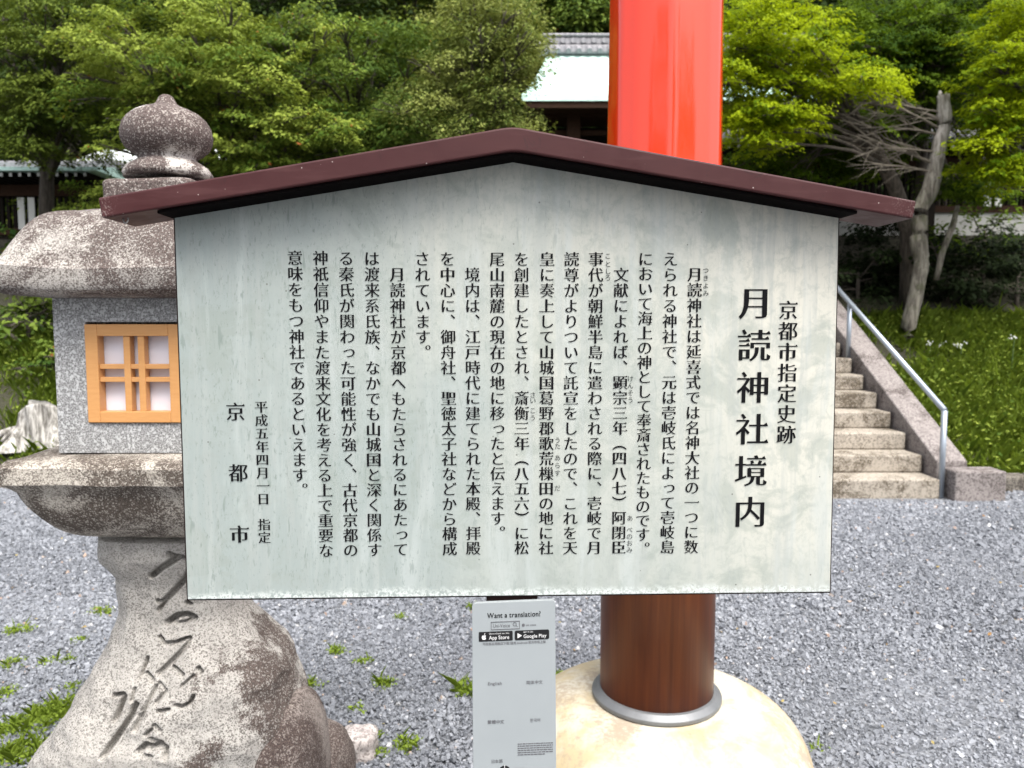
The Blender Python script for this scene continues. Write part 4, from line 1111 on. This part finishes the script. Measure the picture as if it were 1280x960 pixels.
# ---- bushes and undergrowth
def bush(name, label, c, r, leafm, ls, dens, n=14, group=None, seed=1, cat='bush', flat=.5):
    rs = random.Random(seed); pads = []
    for _ in range(n):
        a, q = rs.uniform(0, 6.28), math.sqrt(rs.random()); h = rs.uniform(.15, 1.0) * math.sqrt(max(.1, 1 - q * q * .85))
        pads.append((c[0] + r[0] * q * math.cos(a), c[1] + r[1] * q * math.sin(a), c[2] + r[2] * h, rs.uniform(.22, .36) * (r[0] + r[2]) * .5, rs.uniform(-.4, .4), rs.uniform(-.4, .4)))
    return make_tree(name, label, cat, c, (c[0], c[1], c[2] + r[2] * .4), pads, leafm, m_bark, ls, dens, group, .035, flat, .3)
c = at(25, 0, 10.3)
bush('bush', 'rounded light green bush rising over the copper eaves at the left edge', (c.x - .3, 12.4, TZ), (1.3, .6, 2.05), m_lf_yel, .075, 1500, 26, None, 31)
for i, (px, Y, w, h, mt, lb) in enumerate(((15, 8.9, .75, .85, m_lf_mid, 'broad-leaved green bush on the bank left of the lantern box'),
                                       (90, 9.3, .8, 1.1, m_lf_olive, 'dark olive bush on the bank right behind the lantern box'),
                                       (45, 8.35, .42, .34, m_lf_mid, 'low fern-like clump just above the white tree stump'),
                                       (10, 10.4, .8, .6, m_lf_mid, 'green bush at the foot of the left fence'))):
    c = at(px, 0, Y); bush('bush', lb, (c.x, Y, terr(c.x, Y)), (w, .5, h), mt, .085 if i != 2 else .05, 900 if i != 2 else 2500, 16, 'bushes on the left bank', 40 + i)
for i, (px, Y, w, h) in enumerate(((1085, 9.75, .75, 1.0), (1200, 9.7, .8, 1.05), (1290, 9.6, .8, 1.05), (1140, 10.3, .9, .9), (1245, 10.3, .9, .9))):
    c = at(px, 0, Y)
    bush('hedge_bush', ('dark evergreen bush at the top of the stairs right of the board', 'dark evergreen bush right behind the foot of the snag', 'dark evergreen bush at the right edge above the grass', 'dark evergreen bush below the white plaster, behind the snag', 'dark evergreen bush below the white boards of the fence')[i],
         (c.x, Y, terr(c.x, Y) - .05), (w, .45, h), m_lf_hedge, .06, 2600, 18, 'dark bushes above the grassy bank', 60 + i)
c = at(1245, 0, 10.9)
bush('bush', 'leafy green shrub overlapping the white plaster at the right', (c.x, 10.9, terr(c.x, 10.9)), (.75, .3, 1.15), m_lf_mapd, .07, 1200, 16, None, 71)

# ---- dead snag on the right
t = NT('bleached_dead_wood')
f = t.noise(1.0, 6, .65, t.coord((22, 22, 4)), .5); f2 = t.noise(9, 5, .6)
c = t.mix(t.ramp(f, .35, .65), (.075, .064, .05), (.25, .23, .185))
c = t.mix(t.math('MULTIPLY', t.ramp(f2, .5, .65), .5), c, (.075, .085, .035))
c = t.mix(t.ramp(t.math('ADD', t.sep(2), t.math('MULTIPLY', f2, .5)), 1.75, 2.6), c, t.mix(t.ramp(f, .35, .65), (.17, .15, .13), (.48, .45, .42)))
t.color(c); t.rough(.9); t.bump(f, .7, .01); m_snag = t.m
m_twig = plain('grey_dead_twigs', (.15, .13, .105), .9, var=.4)
sb0 = at(1133, 440, 8.9)
sn = empty('dead_tree', (sb0.x, 8.9, terr(sb0.x, 8.9)), 'broken-topped bleached dead tree trunk with bare grey branches', 'dead tree')
tp = [at(1131, 455, 8.9), at(1135, 410, 8.9), at(1146, 362, 8.92), at(1152, 330, 8.95), at(1148, 296, 9.0), at(1150, 262, 9.0), at(1163, 236, 9.0), at(1170, 205, 9.0), at(1174, 178, 9.0), at(1181, 158, 9.0), at(1180, 140, 9.0), at(1179, 119, 9.0)]
rd_ = [11, 10, 9.5, 10, 11, 10.5, 12, 10, 9, 9, 9.5, 7.5]
b = MB(); pts = []; rads = []
for i in range(len(tp) - 1):
    for k in range(4):
        q = k / 4; p = tp[i].lerp(tp[i + 1], q); pts.append(p + Vector((.012 * nz(i + q, 1, 2, 2), .01 * nz(i + q, 5, 2, 2), 0))); rads.append(.88 * (rd_[i] + (rd_[i + 1] - rd_[i]) * q) * ppm(9) * (1 + .12 * nz(i * 1.0 + q, 9, 1, 2.5)))
pts.append(tp[-1]); rads.append(rd_[-1] * ppm(9)); b.tube(pts, rads, 14)
b.tube([tp[-1] + Vector((-.03, 0, -.02)), tp[-1] + Vector((-.04, 0, .05))], [.035, .012], 6); b.tube([tp[-1] + Vector((.03, 0, -.02)), tp[-1] + Vector((.035, 0, .03))], [.03, .008], 6)
b.build('trunk', m_snag, sn, smooth=True)
b = MB()
def fan(p0, p1, r0, depth=0):
    pts = limb(b, p0, p1, r0, r0 * .3, 6, random.uniform(-.03, .06), .05)
    if depth < 2:
        for _ in range(7 if depth == 0 else 3):
            i = random.randint(1, 5); p = pts[i]; d = (Vector(p1) - Vector(p0)) * random.uniform(.25, .5)
            d = Vector((d.x + random.uniform(-.15, .05), d.y + random.uniform(-.15, .15), d.z + random.uniform(-.2, .15)))
            fan(p, p + d, r0 * .5, depth + 1)
for (a, c, r) in (((1174, 150), (1036, 88), 2.6), ((1172, 168), (1075, 160), 1.7), ((1168, 205), (1072, 168), 2.2), ((1176, 140), (1100, 122), 1.4), ((1165, 215), (1090, 205), 1.4), ((1173, 160), (1060, 128), 1.8), ((1170, 190), (1085, 185), 1.5), ((1174, 150), (1090, 145), 1.3)):
    fan(at(a[0], a[1], 9.0), at(c[0], c[1], 8.7), r * ppm(9))
b.build('bare_branches', m_twig, sn)
b = MB(); b.tube([at(1170, 350, 9.0), at(1178, 315, 9.02), at(1190, 285, 9.05), at(1197, 258, 9.1)], [.030, .034, .036, .024], 9)
b.build('side_stem', m_snag, sn, smooth=True)

# ---- white stump on the left
m_stump = bark('bleached_stump_wood', (.09, .082, .07), (.50, .48, .445), 24)
s0 = at(62, 556, 7.3)
sp_ = empty('tree_stump', (s0.x, 7.35, terr(s0.x, 7.35)), 'bleached white tree stump with splayed roots on the grass left of the lantern', 'tree stump')
def stump_r(a, q):
    fl = 1 + .9 * (1 - q) ** 2.2 * (.5 + .5 * math.sin(5 * a + .5)) + .10 * math.sin(3 * a + 1) + .08 * math.sin(11 * a + 3 * q)
    return .30 * fl
V = []; n_ = 64; m_ = 22; zb0 = terr(s0.x, 7.35) - .12; ht = .40
for i in range(m_ + 1):
    q = i / m_
    for k in range(n_):
        a = 2 * math.pi * k / n_; r = stump_r(a, q)
        V.append((s0.x + r * math.cos(a), 7.4 + r * math.sin(a) * .8, zb0 + ht * q + (.05 * math.sin(3 * a) + .04 * nz(a * 3, 1, 1)) * q))
Fc = [(i * n_ + k, i * n_ + (k + 1) % n_, (i + 1) * n_ + (k + 1) % n_, (i + 1) * n_ + k) for i in range(m_) for k in range(n_)] + [tuple(range(m_ * n_, m_ * n_ + n_))]
mesh_obj('stump', V, Fc, m_stump, sp_, smooth=True)
for a, b2, r in (((30, 538), (-14, 548), .055), ((45, 548), (12, 566), .05), ((34, 530), (2, 552), .03), ((70, 555), (78, 570), .05)):
    bb = MB(); limb(bb, at(a[0], a[1], 7.25), at(b2[0], b2[1], 7.1), r, r * .5, 6, .1, .05); bb.build('root', m_stump, sp_, smooth=True)

# ---- grass on the banks, weeds in the gravel
m_grass = leaf_mat('grass_blades', (.075, .128, .012), (.235, .315, .046), .35)
def blades(P, hgt, wid, lean=.5):
    n = len(P); a = rng.uniform(0, 6.28, n); h = hgt * np.exp(rng.normal(0, .35, n)); ln = rng.uniform(.1, lean, n) * h
    d = np.c_[np.cos(a), np.sin(a), np.zeros(n)]; s = np.c_[-np.sin(a), np.cos(a), np.zeros(n)] * (wid * rng.uniform(.7, 1.3, n))[:, None]
    up = np.array([0, 0, 1.0])
    b0, m0, t0 = P, P + d * (ln * .35)[:, None] + up * (h * .6)[:, None], P + d * ln[:, None] + up * (h * .95)[:, None]
    return np.stack([b0 - s, b0 + s, m0 + s * .8, t0, m0 - s * .8], 1).reshape(-1, 3)
def area(n, x0, x1, y0, y1):
    x = rng.uniform(x0, x1, n); y = rng.uniform(y0, y1, n)
    k = np.array([nz(a, b, 2, 1.1) + .5 > r_ * .75 for a, b, r_ in zip(x, y, rng.random(n))])
    x, y = x[k], y[k]
    return np.c_[x, y, [terr(a, b) - .02 for a, b in zip(x, y)]]
PG = np.concatenate([area(60000, 3.95, 7.2, 6.75, 9.4), area(30000, -6.6, -3.2, 6.9, 9.2), area(7000, -3.2, .3, 6.9, 9.5)])
tag(raw_mesh('bank_grass', blades(PG, .10, .0045, .9), 5, m_grass, tint=np.clip(rng.normal(.5, .25, len(PG)), 0, 1)), kind='stuff')
PC = np.concatenate([area(9000, 3.95, 7.0, 6.75, 9.3), area(6000, -6.6, -3.2, 6.95, 8.9)]); PC[:, 2] += rng.uniform(.02, .16, len(PC))
tag(raw_mesh('bank_weeds', leaf_quads(PC, np.c_[rng.normal(0, .5, len(PC)), rng.normal(-.3, .5, len(PC)), np.ones(len(PC))], .045), 4, m_lf_yel, tint=rng.random(len(PC)) * .94), kind='stuff')
# weeds scattered in the gravel, denser in the lower left corner
W = []
def tuft(px, py, r, n, hh):
    Y = (H) / (-(ray(px, py).z) / ray(px, py).y); p = at(px, py, Y)
    n = int(n * .62); q = rng.normal(0, .36, (n, 2)) * r
    W.append((np.c_[p.x + q[:, 0], p.y + q[:, 1], np.full(n, -.004)], hh))
for px, py, r, n, hh in ((480, 856, .05, 70, .05), (582, 866, .07, 90, .06), (510, 932, .06, 70, .045), (468, 922, .035, 40, .035), (474, 943, .03, 30, .03), (420, 815, .05, 50, .04), (458, 828, .04, 40, .035), (386, 858, .05, 60, .05),
                      (500, 772, .03, 20, .03), (448, 888, .03, 25, .03), (128, 766, .06, 40, .05), (20, 790, .07, 50, .05), (85, 828, .05, 30, .04), (60, 830, .04, 30, .04), (16, 832, .06, 40, .05), (88, 862, .05, 40, .04), (5, 868, .06, 50, .05),
                      (45, 905, .13, 330, .06), (75, 890, .12, 300, .06), (20, 945, .12, 280, .06), (60, 945, .08, 130, .05), (10, 915, .10, 120, .05), (100, 800, .04, 25, .03), (590, 760, .05, 25, .04), (700, 850, .05, 50, .05), (1020, 935, .03, 10, .02)):
    tuft(px, py, r, n, hh)
WV = np.concatenate([blades(p, hh * .6, .0030, 1.2) for p, hh in W])
tag(raw_mesh('gravel_weeds', WV, 5, m_grass, tint=np.clip(rng.normal(.65, .22, len(WV) // 5), 0, 1)), kind='stuff')
LP = np.concatenate([np.repeat(p, 3, 0) + np.c_[rng.normal(0, .014, (3 * len(p), 2)), rng.uniform(.004, hh * .55, 3 * len(p))] for p, hh in W])
tag(raw_mesh('gravel_weed_leaves', leaf_quads(LP, np.c_[rng.normal(0, .5, len(LP)), rng.normal(-.2, .5, len(LP)), np.ones(len(LP))], .0145, None, .5), 4, m_grass, tint=np.clip(rng.normal(.7, .25, len(LP)), 0, 1)), kind='stuff')
n = 260
fx = rng.uniform(-5, 5, n); fy = rng.uniform(2.3, 6.6, n)
tag(raw_mesh('fallen_leaves', leaf_quads(np.c_[fx, fy, np.full(n, .012)], np.c_[rng.normal(0, .35, n), rng.normal(0, .35, n), np.ones(n)], .018, None, .6), 4,
             leaf_mat('dry_leaves', (.24, .11, .04), (.36, .30, .12), .2), tint=rng.random(n)), kind='stuff')
# wild flowers at the edge of the dark bushes
m_petal = plain('white_petals', (.72, .72, .68), .6); m_stem = plain('green_stem', (.05, .09, .02), .6)
for i, (px, py, Y) in enumerate(((1164, 428, 8.6), (1177, 430, 8.7), (1196, 432, 8.6), (1203, 430, 8.5), (1268, 422, 8.3))):
    p = at(px, py, Y); zg = terr(p.x, Y)
    r_ = empty('wildflower', (p.x, Y, zg), ('white wildflower nearest the dead tree', 'second white wildflower right of the dead tree', 'left one of the close pair of white wildflowers on the bank', 'right one of the close pair of white wildflowers on the bank', 'tall white wildflower at the right edge of the grassy bank')[i], 'wildflower', 'white wildflowers on the bank')
    MB().tube([(p.x - .02, Y, zg - .02), (p.x, Y, p.z)], [.006, .004], 5).build('stem', m_stem, r_)
    b = MB()
    for k in range(9):
        q = Vector((random.uniform(-.04, .04), random.uniform(-.04, .04), random.uniform(-.03, .03))) + Vector(p)
        b.add([q + Vector((-.008, 0, 0)), q + Vector((0, -.004, -.008)), q + Vector((.008, 0, 0)), q + Vector((0, -.004, .008))], [(0, 1, 2, 3)])
    b.build('blossom', m_petal, r_)

# ---- unseen trees added behind the camera to darken the reflections in the lacquered pillar
for i, (x, y, r) in enumerate(((-6.5, -9.0, 2.6), (2.2, -11.0, 2.2), (8.5, -8.0, 2.8))):
    pads = []
    rs = random.Random(90 + i)
    for _ in range(60):
        v = Vector((rs.gauss(0, 1), rs.gauss(0, 1), rs.gauss(0, .8))).normalized() * rs.random() ** .4
        pads.append((x + v.x * r, y + v.y * r, 4.6 + v.z * 3.4, rs.uniform(.5, .9), 0, 0))
    make_tree('reflection_tree', ('unseen broad tree added behind the camera for the pillar reflections, left one', 'unseen broad tree added behind the camera for the pillar reflections, middle one', 'unseen broad tree added behind the camera for the pillar reflections, right one')[i], 'tree', (x, y, 0), (x, y, 4.2), pads, m_lf_dark, m_bark, .16, 260, 'trees added for pillar reflections', .2, .4, .3)
